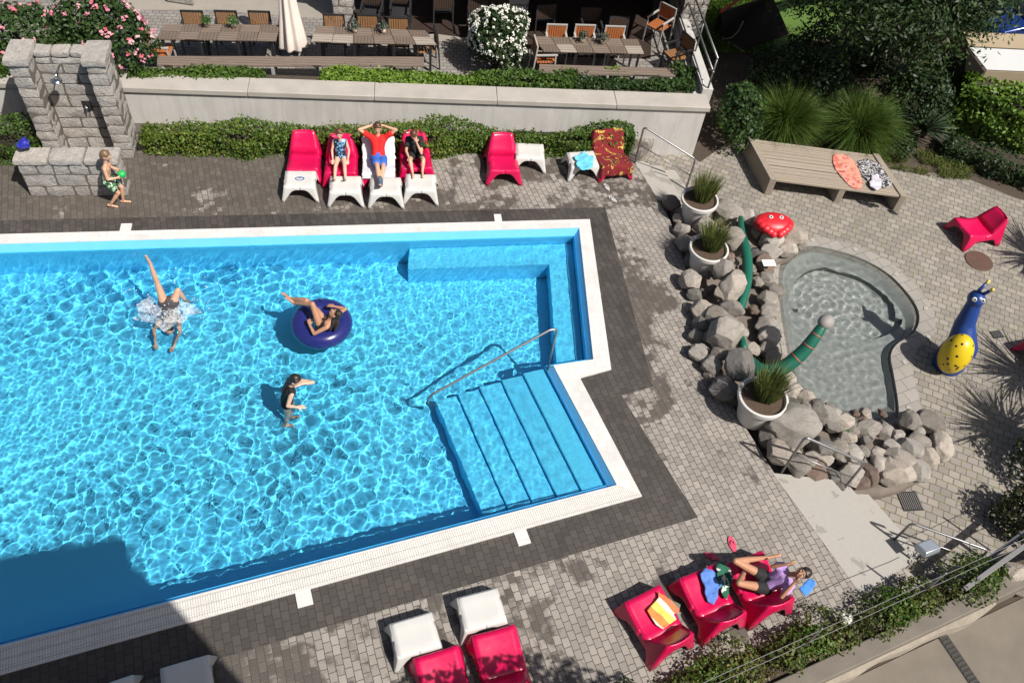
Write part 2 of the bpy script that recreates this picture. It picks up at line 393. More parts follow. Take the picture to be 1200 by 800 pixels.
# submerged bench along the far right corner
e1=(TRi-TLi).normalized(); e2=(Ni1-TRi).normalized()
def off(p,a,b_): q=cTR+e1*a+e2*b_; return (q.x,q.y)
b=B(); b.add([(*p,.022) for p in i2]+[(*p,-.13) for p in i3],[(i,(i+1)%n,n+(i+1)%n,n+i) for i in range(n)]); o=struct(b.obj('pool_edge_strip',m_lip)); o.cycles.is_caustics_receiver=True
LL=(TRi-G(487,285)).length
b=B(); b.prism([off(TRi,-LL,.003),off(TRi,-.003,.003),off(TRi,-.003,3.1),off(TRi,-.52,3.1),off(TRi,-.52,.56),off(TRi,-LL,.56)],-POOLD+.003,-.42)
ledge=struct(b.obj('pool_bench_ledge',m_liner,bevel=.02))
# five wide steps
sa=(BRi-BLi).normalized()*-1; sb=(cN2-cBR); SL=sb.length; sb.normalize()
b=B(); tw=.40
for k in range(5):
    a0=k*tw+(.004 if k==0 else .002); a1=(k+1)*tw
    P=[cBR+sa*a0+sb*.004,cBR+sa*a1+sb*.004,cBR+sa*a1+sb*SL,cBR+sa*a0+sb*SL]
    b.prism([(p.x,p.y) for p in P],-POOLD+.002,-.20-.095*k)
steps=struct(b.obj('pool_steps',m_liner,bevel=.012))
for o in (pool,ledge,steps): o.cycles.is_caustics_receiver=True
# coping: white tile rim with two overflow gratings on the long near side
def lerp(a,b_,t): return a+(b_-a)*t
b=B(); zc=.03
seg=[0,1,2,3]
for i in range(4):
    b.add([(*o2[i],zc),(*o2[i+1],zc),(*i2[i+1],zc),(*i2[i],zc)],[(3,2,1,0)])
for i in range(6):
    j=(i+1)%6; b.add([(*o2[i],zc),(*o2[j],zc),(*o2[j],-.1),(*o2[i],-.1)],[(0,1,2,3)]); b.add([(*i2[i],zc),(*i2[j],zc),(*i2[j],-.02),(*i2[i],-.02)],[(3,2,1,0)])
cop=struct(b.obj('pool_coping',m_cop))
b=B()
for a0,a1,mi in ((0,.06,0),(.06,.27,1),(.27,.33,0),(.33,.56,1),(.56,.62,0),(.62,.9,1),(.9,1,0)):
    q=[lerp(BRo,BRi,a0),lerp(BRo,BRi,a1),lerp(BLo,BLi,a1),lerp(BLo,BLi,a0)]
    b.add([(p.x,p.y,zc-(.004 if mi else 0)) for p in q],[(3,2,1,0)],mi)
struct(b.obj('overflow_channel',[m_cop,m_grate]))
# little white drain tiles beside the coping
def drain(px,py,ang,l,w,lab):
    p=G(px,py); b=B(); b.box((p.x,p.y,.012),(l,w,.024),R(ang)); tag(b.obj('drain_cover',m_cop,bevel=.004),lab,'drain cover','white drain covers round the pool')
drain(147.5,268.3,13,.2,.26,'small white drain cover by the far pool edge, below the walking boy')
drain(583.5,257,13,.15,.26,'small white drain cover by the far pool edge, below the single red chair')
drain(612,630,25,.2,.24,'small white drain cover by the near pool edge, right of the steps foot')
drain(356.5,701,25,.22,.24,'small white drain cover by the near pool edge, nearest the white footstools')
# water
def waves(X,Y,seed,n,l0,l1,slope,Z0,warp=0,ref=0):
    r=np.random.default_rng(seed); Z=np.zeros_like(X)
    if warp:
        wx=warp*np.sin(X*1.9+Y*.7+1)+warp*np.sin(Y*2.3-X*.9); wy=warp*np.sin(Y*1.7-X*1.1+2)+warp*np.sin(X*2.6+Y*.5)
        X=X+wx; Y=Y+wy
    for k in range(n):
        lam=math.exp(r.uniform(math.log(l0),math.log(l1))); th=r.uniform(0,6.283)
        Z+=slope*(lam/ref if ref else 1)*lam/6.283*np.sin(6.283/lam*(X*math.cos(th)+Y*math.sin(th))+r.uniform(0,6.283))
    return Z+Z0
def water_mesh(name,poly,step,zf,mat,z0=-.12):
    x0=min(p[0] for p in poly);x1=max(p[0] for p in poly);y0=min(p[1] for p in poly);y1=max(p[1] for p in poly)
    xs=np.arange(x0-step,x1+2*step,step); ys=np.arange(y0-step,y1+2*step,step); X,Y=np.meshgrid(xs,ys); Z=zf(X,Y); ny,nx=X.shape
    idx=np.arange(nx*ny).reshape(ny,nx); cx=(X[:-1,:-1]+step/2); cy=(Y[:-1,:-1]+step/2)
    ins=np.zeros(cx.shape,bool); n=len(poly)
    for i in range(n):
        (px,py),(qx,qy)=poly[i],poly[(i+1)%n]
        if py==qy: continue
        c=((py>cy)!=(qy>cy))&(cx<(qx-px)*(cy-py)/(qy-py)+px); ins^=c
    # grow by one cell so the sheet always reaches the wall
    g=ins.copy(); g[1:]|=ins[:-1]; g[:-1]|=ins[1:]; g[:,1:]|=ins[:,:-1]; g[:,:-1]|=ins[:,1:]
    f=np.stack([idx[:-1,:-1],idx[:-1,1:],idx[1:,1:],idx[1:,:-1]],-1)[g]
    used=np.unique(f); remap=-np.ones(nx*ny,int); remap[used]=np.arange(len(used)); V=np.stack([X,Y,Z],-1).reshape(-1,3)[used]
    me=bpy.data.meshes.new(name); me.from_pydata(V.tolist(),[],remap[f].tolist()); me.materials.append(mat); me.shade_smooth()
    o=bpy.data.objects.new(name,me); COL.objects.link(o); return o
def waterm(name,tint):
    m=bpy.data.materials.new(name); m.use_nodes=True; t=m.node_tree; t.nodes.clear()
    g=t.nodes.new('ShaderNodeBsdfGlass'); g.inputs['Color'].default_value=(*tint,1); g.inputs['Roughness'].default_value=0; g.inputs['IOR'].default_value=1.33
    o=t.nodes.new('ShaderNodeOutputMaterial'); t.links.new(g.outputs[0],o.inputs[0]); return m
m_water=waterm('pool_water',(.93,.99,1.0))
DIV=G(198,360,-.1)
def zpool(X,Y):
    k=.95+.42*np.sin(X*.55+1.3*np.sin(Y*.45))*np.cos(Y*.6+.8*np.sin(X*.4)); Z=k*waves(X,Y,5,150,.08,.36,.0058,0,.04,.22)+waves(X,Y,23,14,.5,1.1,.0042,0)+waves(X,Y,17,40,.055,.12,.0035,-.115)
    r=np.hypot(X-DIV.x,Y-DIV.y); Z+=.011*np.exp(-r/.7)*np.sin(r*17+1.5*np.sin(3*np.arctan2(Y-DIV.y,X-DIV.x))); 
    for q in (G(377,380,-.1),G(335,472,-.1)):
        r=np.hypot(X-q.x,Y-q.y); Z+=.006*np.exp(-r/.8)*np.sin(r*15)
    return Z
wat=struct(water_mesh('pool_water',i2,.0175,zpool,m_water)); wat.cycles.is_caustics_caster=True

# ---- paddling pool
m_kconc=pm('paddling_pool_concrete',(.35,.365,.35),.8,.3,3,.2,50)
m_kerb=paver('kerb_stones',R(30),.3,.25,(.27,.25,.225),WET,(.12,.11,.1),None,var=.15,joint=.006)
kc=G(983,350,PLZ-.3)
b=B(); n=len(kwat); nk=len(kout)
b.add([(*p,PLZ+.012) for p in kout]+[(*p,PLZ+.012) for p in kwat],[(i,(i+1)%n,n+(i+1)%n,n+i) for i in range(n)])
b.add([(*p,PLZ+.012) for p in kout]+[(*p,PLZ-.1) for p in kout],[(i,(i+1)%n,n+(i+1)%n,n+i) for i in range(n)])
struct(b.obj('paddling_pool_kerb',m_kerb))
m_kstep=pm('paddling_pool_step',(.14,.16,.145),.7,.25,4,.2,40)
b=B(); c0=Vector((sum(p[0] for p in kwat)/n,sum(p[1] for p in kwat)/n))
ring1=[tuple(c0+(Vector(p)-c0)*.935) for p in kwat]
b.add([(*p,PLZ+.012) for p in kwat]+[(*p,PLZ-.055) for p in kwat],[(i,(i+1)%n,n+(i+1)%n,n+i) for i in range(n)],0)
b.add([(*p,PLZ-.055) for p in kwat]+[(*p,PLZ-.065) for p in ring1],[(i,(i+1)%n,n+(i+1)%n,n+i) for i in range(n)],2)
ring1b=[tuple(c0+(Vector(p)-c0)*.83) for p in kwat]; b.add([(*p,PLZ-.065) for p in ring1]+[(*p,PLZ-.22) for p in ring1b],[(i,(i+1)%n,n+(i+1)%n,n+i) for i in range(n)],0); ring1=ring1b
b1=b.obj('paddling_pool_wall',[m_kconc,m_kstep,m_kerb]); struct(b1)
bowl=[(kc.x+1.32*math.cos(a),kc.y+1.2*math.sin(a)) for a in [2*math.pi*i/48 for i in range(48)]]
bowl=[p if inside(ring1,*p) else tuple(c0+(Vector(p)-c0)*.8) for p in bowl]
def shrink(p):
    q=Vector(p); 
    while not inside([tuple(c0+(Vector(k)-c0)*.97) for k in ring1],q.x,q.y): q=c0+(q-c0)*.97
    return tuple(q)
bowl=[shrink(p) for p in bowl]
b=holed('paddling_pool_floor',ring1,[bowl],PLZ-.22,m_kconc); struct(b); b1.cycles.is_caustics_receiver=True; b.cycles.is_caustics_receiver=True
b=B(); k=len(bowl); bc=Vector((kc.x,kc.y)); in2=[tuple(bc+(Vector(p)-bc)*.93) for p in bowl]
b.add([(*p,PLZ-.22) for p in bowl]+[(*p,PLZ-.38) for p in bowl],[(i,(i+1)%k,k+(i+1)%k,k+i) for i in range(k)],1)
b.add([(*p,PLZ-.38) for p in bowl]+[(*p,PLZ-.42) for p in in2],[(i,(i+1)%k,k+(i+1)%k,k+i) for i in range(k)],0)
b.add([(*p,PLZ-.42) for p in in2],[tuple(range(k))],0)
o=struct(b.obj('paddling_pool_bowl',[m_kconc,m_kstep])); o.cycles.is_caustics_receiver=True
m_kwater=waterm('paddling_pool_water',(.93,.955,.95))
def zk(X,Y):
    q=G(985,352,PLZ); r=np.hypot(X-q.x,Y-q.y)
    Z=waves(X,Y,9,80,.06,.28,.0105,PLZ-.018,.03,.2)
    return Z+.0011*np.exp(-r/1.6)*np.sin(r*38)
kw=struct(water_mesh('paddling_pool_water',kwat,.018,zk,m_kwater)); kw.cycles.is_caustics_caster=True
# white corner tiles set in the kerb
for i,(px,py) in enumerate([(952,281),(1002,292),(1050,321),(1085,361),(1088,395),(1060,424),(1065,478)]):
    p=G(px,py,PLZ+.016); b=B(); b.box((p.x,p.y,PLZ+.018),(.10,.08,.012),R(20+i*17)); tag(b.obj('depth_marker',m_conc,bevel=.003),
      ['white marker tile in the kerb nearest the crab','white marker tile in the kerb below the wooden platform','white marker tile in the kerb above the deep bowl','white marker tile in the kerb left of the round manhole cover','white marker tile in the kerb beside the snail figure','white marker tile in the kerb at the narrow waist of the pool','white marker tile in the kerb above the rock corner'][i],'marker tile','marker tiles round the paddling pool')

# ---- concrete slab and steps down to the plaza, near side
sl_=[(905,555),(915,553),(980,578),(1050,657),(1008,694),(960,640)]
b=B(); b.prism([G2(*q) for q in [(905,554),(975,562),(1062,662),(1010,698)]],-.2,.006); 
struct(b.obj('pale_slab',m_conc))
b=B(); a0=Vector(G2(975,562)); a1=Vector(G2(1062,662)); ndir=Vector((a1.y-a0.y,-(a1.x-a0.x)))
if ndir.x<0: ndir=-ndir
ndir.normalize()
for k in range(2):
    q=[a0+ndir*.3*k,a1+ndir*.3*k,a1+ndir*.3*(k+1),a0+ndir*.3*(k+1)]; b.prism([tuple(p) for p in q],PLZ-.2,-.15*(k+1))
struct(b.obj('slab_steps',m_conc))
# ---- steps down along the terrace wall
b=B(); s0=Vector(G2(742,186)); s1=Vector(G2(770,232)); sd=Vector((wd.x,wd.y))
for k in range(3):
    b.prism([tuple(s0+sd*(.004+.34*k)),tuple(s0+sd*(.34*(k+1))),tuple(s1+sd*(.34*(k+1))),tuple(s1+sd*(.004+.34*k))],PLZ-.1,-.115*(k+1)+.05)
struct(b.obj('wall_steps',m_conc))
# ---- terrace: raised floor behind its retaining wall
tr0=G(833,108,.9); tr1=G(806,30,.9); tdir=(tr1-tr0); tdir.z=0; tdir.normalize()
tA=wL+wn*.2; tB=Vector((tr0.x,tr0.y,0))-tdir*.55; 
tB=wr+wn*.25
tC=Vector((tr0.x,tr0.y,0))+tdir*3.4; 
ter=[(tA.x,tA.y),(tB.x,tB.y),(tC.x,tC.y),(tC.x+tdir.x*14,tC.y+tdir.y*14),(tA.x+wn.x*22,tA.y+wn.y*22)]
b=B(); b.prism(ter,-.6,TER); struct(b.obj('terrace_floor',m_tfloor))
b=B(); b.prism([tuple(v[:2]) for v in (wL+wn*.21,wr-wd*.22+wn*.21,wr-wd*.22+wn*.74,wL+wn*.74)],TER-.1,.80); struct(b.obj('terrace_planting_bed',m_soil))
# pale gravelly strip and floor with roof shade in its colour
def sheet(name,px,z,mat): 
    b_=B(); b_.add([G(*q,z) for q in px],[tuple(range(len(px)))]); o=b_.obj(name,mat)
    if o.data.polygons[0].normal.z<0: o.data.flip_normals()
    return struct(o)
sheet('terrace_gravel_strip',[(150,-30),(150,12),(250,12),(345,20),(420,24),(470,33),(520,50),(560,55),(660,62),(690,40),(690,-30)],TER+.004,pm('terrace_gravel',(.27,.245,.21),.9,.15,5,.35,50))
# ---- lawn beyond, road at the lower right
sheet('lawn',[(805,-60),(812,14),(815,60),(850,62),(905,62),(1010,30),(1100,20),(1330,40),(1330,-60)],PLZ+.01,m_lawn)
m_asph=pm('parking_asphalt',(.07,.065,.065),.9,.2,2,.3,60)
sheet('parking_ground',[(1110,-90),(1120,12),(1330,45),(1330,-90)],PLZ+.016,m_asph)
wA=G(905,800,.0); wB=G(1200,664,.0); rd=(wB-wA); rd.z=0; rd.normalize(); rn=Vector((rd.y,-rd.x,0))
RZ=-.75
def along(s,o,z): p=wA+rd*s+rn*o; return (p.x,p.y,z)
b=B(); b.add([along(-8,.34,-.46),along(14,.34,-.46),along(14,9,-.46),along(-8,9,-.46)],[(0,1,2,3)])
struct(b.obj('road',m_road))
# ================================================================== WALLS AND BUILDINGS
def plasterm():
    t=NT('terrace_plaster'); v=t.coord(); n=t.noise(v,1.3,6,.6); s=t.noise(t.coord(scale=(4,4,.3)),1.6,5)
    c=t.ramp(n,[(.3,(.44,.425,.405)),(.7,(.53,.515,.49))]); c=t.mix(t.math('MULTIPLY',t.math('GREATER_THAN',s,.53),.24),c,(.34,.32,.29)); t.base(c); t.rough(.9); t.bump(t.noise(v,60,4),.15,.01); return t.m
m_plaster=plasterm(); m_coping=pm('weathered_coping',(.36,.335,.30),.85,.25,2.2,.3,45)
RW=thing('retaining_wall','long pale rendered terrace wall with a grey stone coping behind the red chairs','wall',(0,14.5,0))
b=B(); q=[wL,wr,wr+wn*.22,wL+wn*.22]; b.prism([(p.x,p.y) for p in q],PLZ-.1,.80)
q2=[wr,Vector((tC.x,tC.y,0)),Vector((tC.x,tC.y,0))-wd*.2,wr-wd*.2+wn*.2]; b.prism([(p.x,p.y) for p in q2],PLZ-.1,.795)
b.obj('plaster_face',m_plaster,RW)
b=B(); L=(wr-wL).length; s=0
while s<L:
    e=min(s+2.6,L+.06); p0=wL+wd*s-wn*.05; p1=wL+wd*(e-.006)-wn*.05
    b.prism([(p.x,p.y) for p in (p0,p1,p1+wn*.5,p0+wn*.5)],.80,.92); s=e
    if s>L: break
b.obj('coping',m_coping,RW,bevel=.012)
# terrace side parapet with pale cap and two rails
PR=thing('terrace_railing','grey steel handrail along the pale parapet at the right end of the terrace','railing',(3.6,17.5,.9))
ra=Vector((tr0.x,tr0.y,0))-wd*.08; rb=ra+tdir*2.9
b=B(); b.prism([(p.x,p.y) for p in (ra-wd*.12,ra+wd*.12,rb+wd*.12,rb-wd*.12)],TER-.2,.98); b.obj('parapet_cap',pm('parapet_white',(.45,.44,.42),.8,.15,4),PR,bevel=.01)
m_steel=pm('galvanised_steel',(.27,.27,.275),.42,.1,20,.05,80,metal=.85)
b=B()
for o_,z in ((.0,1.75),(.0,1.4),): b.tube([ra+wd*o_+Vector((0,0,z)),rb+wd*o_+Vector((0,0,z))],.024)
b.tube([ra-wd*.13+Vector((0,0,1.08)),rb-wd*.13+Vector((0,0,1.08))],.02)
b.obj('rails',m_steel,PR,smooth=True)
for k in range(3):
    p=lerp(ra,rb,.01+.49*k); b=B(); b.tube([p+Vector((0,0,.95)),p+Vector((0,0,1.75))],.022); b.obj('post',m_steel,PR,smooth=True)

# rough granite masonry -----------------------------------------------------------------
def stonem(name,c):
    t=NT(name); v=t.coord(); a=t.n('ShaderNodeAttribute',attribute_name='rv'); n=t.noise(v,7,6,.65); f=t.noise(v,120,3)
    col=t.ramp(a.outputs['Fac'],[(0,mul(c,.72)),(.5,c),(1,(c[0]*1.25,c[1]*1.18,c[2]*1.08))]); col=t.mix(.55,col,t.ramp(n,[(.3,mul(c,.55)),(.7,mul(c,1.35))])); 
    t.base(t.mix(t.math('MULTIPLY',f,.35),col,mul(c,.5))); t.rough(.9); t.bump(t.math('ADD',n,t.math('MULTIPLY',t.noise(v,28,5,.7),.6)),1.0,.045); return t.m
m_gran=stonem('granite_block',(.45,.42,.39)); m_mortar=pm('stone_mortar',(.12,.105,.09),.95,.2,9)
def blockset(bl,name,mat,parent,rough=.012):
    """blocks: list of (origin, ex, ey, ez) boxes -> one mesh of hand-dressed stones"""
    bm=bmesh.new(); lay=bm.faces.layers.float.new('rv')
    for o,ex,ey,ez in bl:
        r=rnd.random(); nx=max(2,round(ex.length/.09)); nz=max(2,round(ez.length/.08)); ny=max(1,round(ey.length/.12)); g={}
        def vert(i,j,k):
            if (i,j,k) not in g:
                p=o+ex*(i/nx)+ey*(j/ny)+ez*(k/nz); c=o+(ex+ey+ez)*.5
                s=noise.noise_vector(p*5.1+Vector((3,7,1)))*rough*1.9+noise.noise_vector(p*13+Vector((1,2,1)))*rough*.9; e=(i in(0,nx))+(j in(0,ny))+(k in(0,nz))
                if e>=2: p=p+(c-p).normalized()*.012*(e-1)
                g[(i,j,k)]=bm.verts.new(p+s)
            return g[(i,j,k)]
        def face(*q):
            f=bm.faces.new(q); f[lay]=r
        for i in range(nx):
            for k in range(nz):
                face(vert(i,0,k),vert(i+1,0,k),vert(i+1,0,k+1),vert(i,0,k+1)); face(vert(i,ny,k+1),vert(i+1,ny,k+1),vert(i+1,ny,k),vert(i,ny,k))
            for j in range(ny):
                face(vert(i,j,0),vert(i,j+1,0),vert(i+1,j+1,0),vert(i+1,j,0)); face(vert(i,j,nz),vert(i+1,j,nz),vert(i+1,j+1,nz),vert(i,j+1,nz))
        for j in range(ny):
            for k in range(nz):
                face(vert(0,j,k),vert(0,j,k+1),vert(0,j+1,k+1),vert(0,j+1,k)); face(vert(nx,j,k),vert(nx,j+1,k),vert(nx,j+1,k+1),vert(nx,j,k+1))
    me=bpy.data.meshes.new(name)
    if parent is not None: bm.transform(world_of(parent).inverted())
    bm.to_mesh(me); bm.free(); me.materials.append(mat); me.shade_smooth(); me.set_sharp_from_angle(angle=R(32))
    o=bpy.data.objects.new(name,me); COL.objects.link(o)
    if parent is not None: o.parent=parent
    return o
def masonry(o,ex,ey,h,rh,bw,gap=.022):
    """course stones filling a box of footprint ex x ey and height h"""
    out=[]; z=0; L=ex.length; x=ex.normalized(); row=0
    while z<h-.02:
        hh=min(rh*rnd.uniform(.85,1.2),h-z); 
        if h-z-hh<rh*.35: hh=h-z
        s=0
        while s<L-.02:
            w=bw*rnd.uniform(.6,1.45) if (s>0 or row%2) else bw*rnd.uniform(.5,.9)
            if L-s-w<bw*.45: w=L-s
            out.append((o+x*(s+gap/2)+Vector((0,0,z+gap/2)),x*(w-gap),ey,Vector((0,0,hh-gap)))); s+=w
        z+=hh; row+=1
    return out
SH=thing('shower_wall','outdoor shower enclosure of rough granite blocks with two pillars and a low front wall','shower',(-8.8,12.3,0))
pL=G(36,231); pR=G(152,230); pL.z=pR.z=0; sx=(pR-pL).normalized(); sy=Vector((-sx.y,sx.x,0)); Wd=(pR-pL).length
PH=2.18; back=pL+sy*1.75; 
D=.62; tw_=.36
lft=pL+sy*1.12+sx*.06; rgt=G(158,189); rgt.z=0; rgt=rgt-sx*tw_
rgt=lft+sx*max(1.2,(rgt-lft).dot(sx))
b=B()
def inner_box(o,ex,ey,h,i=.02): 
    x=ex.normalized();y=ey.normalized(); q=[o+x*i+y*i,o+ex-x*i+y*i,o+ex-x*i+ey-y*i,o+x*i+ey-y*i]; b.prism([(p.x,p.y) for p in q],0,h-i)
inner_box(lft,sx*tw_,sy*D,PH); inner_box(rgt,sx*tw_,sy*D,PH); bw0=lft+sx*tw_+sy*(D-.28); bwx=rgt-lft-sx*tw_
inner_box(bw0-sx*.05,bwx+sx*.1,sy*.28,PH-.1); inner_box(pL,sx*Wd,sy*.34,.80)
b.obj('mortar_core',m_mortar,SH)
for o_,nm in ((lft,'pillar'),(rgt,'pillar')):
    P_=blockset(masonry(o_,sx*tw_,sy*D,PH-.02,.22,.5),nm,m_gran,SH)
    blockset([(o_-sx*.04-sy*.05+Vector((0,0,PH)),sx*(tw_+.08),sy*(D+.08),Vector((0,0,.13)))],'capstone',m_gran,SH,.01)
blockset(masonry(bw0,bwx,sy*.28,PH-.08,.24,.55),'back_wall',m_gran,SH)
blockset([(bw0+bwx*k+Vector((0,0,PH-.06)),bwx*.32,sy*.3,Vector((0,0,.10))) for k in (0,.335,.67)],'back_coping',m_gran,SH,.008)
blockset(masonry(pL,sx*Wd,sy*.34,.80,.25,.44),'front_wall',m_gran,SH)
blockset([(pL-sx*.03-sy*.03+sx*(Wd+.06)*k+Vector((0,0,.805)),sx*((Wd+.06)*.325),sy*.40,Vector((0,0,.11))) for k in (0,.333,.667)],'front_coping',m_gran,SH,.008)
m_chrome=pm('chrome',(.62,.64,.66),.18,.05,10,0,metal=1)
hp=bw0+bwx*.42+Vector((0,0,1.95)); b=B(); b.tube([hp+Vector((0,0,-.0)),hp-sy*.22+Vector((0,0,.02)),hp-sy*.36+Vector((0,0,-.03))],.014); b.lathe([(.02,.03),(.10,0),(.105,-.02),(.02,-.02)],hp-sy*.38+Vector((0,0,-.06)),20); b.obj('shower_head',m_chrome,SH,smooth=True)
vp=bw0+bwx*.66+Vector((0,0,1.05)); b=B(); b.box(vp-sy*.0,(.16,.03,.22),math.atan2(sx.y,sx.x)); b.obj('valve_recess_shade',pm('recess_shade_black',(.02,.02,.02),.6),SH)  # solid black box, its colour stands for the shade inside a recess
b=B(); b.tube([vp-sy*.02,vp-sy*.1],.03); b.tube([vp-sy*.09+Vector((0,0,-.08)),vp-sy*.09+Vector((0,0,.05))],.014); b.obj('valve',m_chrome,SH,smooth=True)

# pavilion behind the terrace: stone columns, roof, dark room -----------------------------
PV=thing('pavilion','stone columned pavilion with a shaded dining room at the back of the terrace','building',(-1,19,TER))
def column(px,py,w,d,h=2.6):
    c=G(px,py,TER); o_=c-wd*w/2; b_=B(); q=[o_+wd*.02+wn*.02,o_+wd*(w-.02)+wn*.02,o_+wd*(w-.02)+wn*(d-.02),o_+wd*.02+wn*(d-.02)]; b_.prism([(p.x,p.y) for p in q],TER,TER+h)
    k=b_.obj('column_core',m_mortar,PV); cc=blockset(masonry(o_,wd*w,wn*d,h,.22,.3),'column',m_gran,PV)
column(403,27,.5,.5); column(605,36,.5,.5); column(806,44,.62,1.3)
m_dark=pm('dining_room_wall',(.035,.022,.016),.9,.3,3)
fl_=G(480,19,TER); 
bx=Vector((1,.0,0)); e0=Vector((-4.9,18.05,0)); e1_=Vector((3.0,18.25,0))
b=B(); b.prism([(e0.x,e0.y+.05),(-.9,18.1),(0.4,17.9),(2.35,18.3),(2.5,27),(-7,27)],TER+.008,TER+.016); b.obj('shade_dark_floor',pm('shade_dark_floor',(.035,.022,.017),.6,.3,4),PV)  # near-black colour carries the roof's shade on this floor
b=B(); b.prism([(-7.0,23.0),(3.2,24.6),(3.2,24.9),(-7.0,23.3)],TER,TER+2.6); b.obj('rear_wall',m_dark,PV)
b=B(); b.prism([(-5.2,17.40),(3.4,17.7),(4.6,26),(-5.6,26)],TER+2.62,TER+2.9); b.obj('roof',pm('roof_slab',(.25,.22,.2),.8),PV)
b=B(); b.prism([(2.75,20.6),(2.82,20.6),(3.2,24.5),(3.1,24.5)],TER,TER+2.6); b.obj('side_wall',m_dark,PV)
# rough boulder step at the far left of the terrace
b=B(); b.prism([G2(195,3,TER),G2(228,8,TER),G2(225,-12,TER),G2(190,-12,TER)],TER,TER+.3); tag(b.obj('stone_plinth',m_gran,bevel=.05,seg=3),'low rough stone plinth at the top of the terrace, left of the closed parasol','plinth')

# hotel from whose upper floor the view is taken (its shadow lies on the pool) ------------
HT=thing('hotel_building','tall plastered hotel block overlooking the pool','building',(-5,-8,0))
m_hotel=pm('hotel_plaster',(.55,.5,.42),.9,.1,2)
hc=Vector((2.48,-.80,0)); fa=Vector((-.94,-.341,0)); fb=Vector((.341,-.94,0))
b=B(); b.prism([tuple((hc+v)[:2]) for v in (Vector(),fa*16,fa*16+fb*10,fb*10)],-.5,12.2); b.obj('walls',m_hotel,HT)
b=B(); b.prism([tuple((hc+v)[:2]) for v in (-fa*.15-fb*.02,fa*16-fb*.02,fa*16+fb*10,fb*10-fa*.15)],12.2,12.5); b.obj('roof',pm('hotel_roof',(.2,.18,.16),.8),HT)
m_win=pm('dark_window_glass',(.03,.04,.05),.1,.1,3,0); m_wf=pm('white_window_frame',(.7,.7,.68),.5)
for st in range(4):
    for k in range(5):
        c=hc+fa*(1.8+3*k)-fb*.02+Vector((0,0,1.6+3*st)); a_=math.atan2(fa.y,fa.x)
        b=B(); b.box(c,(1.3,.06,1.5),a_); w=b.obj('window',m_wf,HT); b=B(); b.box(c-fb*.035,(1.14,.03,1.34),a_); b.obj('pane',m_win,w)

# ================================================================== HANDRAILS
def rail(name,lab,pts,r=.021,posts=(),mids=(),cat='handrail'):
    t=thing(name,lab,cat,tuple(pts[0])); b=B(); b.tube(pts,r,10); b.obj('rail',m_steel,t,smooth=True)
    for a,c in posts: b=B(); b.tube([a,c],r,10); b.obj('post',m_steel,t,smooth=True)
    if mids:
        b=B(); [b.tube([a,c],.012,8) for a,c in mids]; b.obj('middle_rail',m_steel,t,smooth=True)
    return t
def up(p,z): return Vector((p.x,p.y,z))
def bendpts(p):
    out=[p[0]]
    for i in range(1,len(p)-1):
        a,b_,c=Vector(p[i-1]),Vector(p[i]),Vector(p[i+1]); k=min(.09,(a-b_).length*.4,(c-b_).length*.4)
        s=b_+(a-b_).normalized()*k; e=b_+(c-b_).normalized()*k
        for t in (0,.25,.5,.75,1): out.append(s*(1-t)**2+b_*2*t*(1-t)+e*t*t)
    return out+[p[-1]]
A=G(744,190.7); C_=G(803,224,-.35); C_.z=-.4
rail('wall_handrail','thin steel handrail on two posts beside the steps at the end of the terrace wall',bendpts([A,up(A,.97),up(C_,.55),C_]),mids=[(up(A,.5),up(C_,.1))])
A=G(915.5,553.8); C_=G(986,576,-.3); C_.z=-.42
rail('rock_handrail','steel handrail on two posts in front of the rocks beside the pale slab',bendpts([A,up(A,1.12),up(C_,.66),C_]),mids=[(up(A,.6),up(C_,.18))])
rail('pool_handrail','long sloping steel handrail standing in the pool beside the underwater steps',bendpts([G(640,440,-.25),G(652.5,386,.80),G(645,386,.82),G(506,462,.05),G(500,470,-.1),G(512,478,-.35)]),.022)

# ================================================================== CHAIRS AND FOOTSTOOLS
def plastic(name,c,rough=.28):
    t=NT(name); v=t.coord(); n=t.noise(v,3,5); sc_=t.noise(t.coord(scale=(8,30,8)),2.2,5,.7); c1=t.mix(t.math('MULTIPLY',n,.6),c,mul(c,.7)); t.base(t.mix(t.math('MULTIPLY',t.math('GREATER_THAN',sc_,.62),.22),c1,(c[0]*.7+.12,c[1]*.7+.08,c[2]*.7+.08))); 
    t.rough(t.math('MULTIPLY_ADD',t.noise(v,9,4),.2,rough-.08)); t.bump(t.noise(v,120,2),.04,.004); return t.m
m_red=plastic('red_plastic',(.60,.005,.078)); m_wht=plastic('white_plastic',(.60,.59,.565),.35)
CHP=[(-.43,.375,.29),(-.36,.362,.30),(-.22,.325,.30),(-.05,.285,.295),(.08,.272,.29),(.16,.30,.28),(.22,.38,.268),(.29,.49,.248),(.36,.60,.222),(.41,.66,.205)]
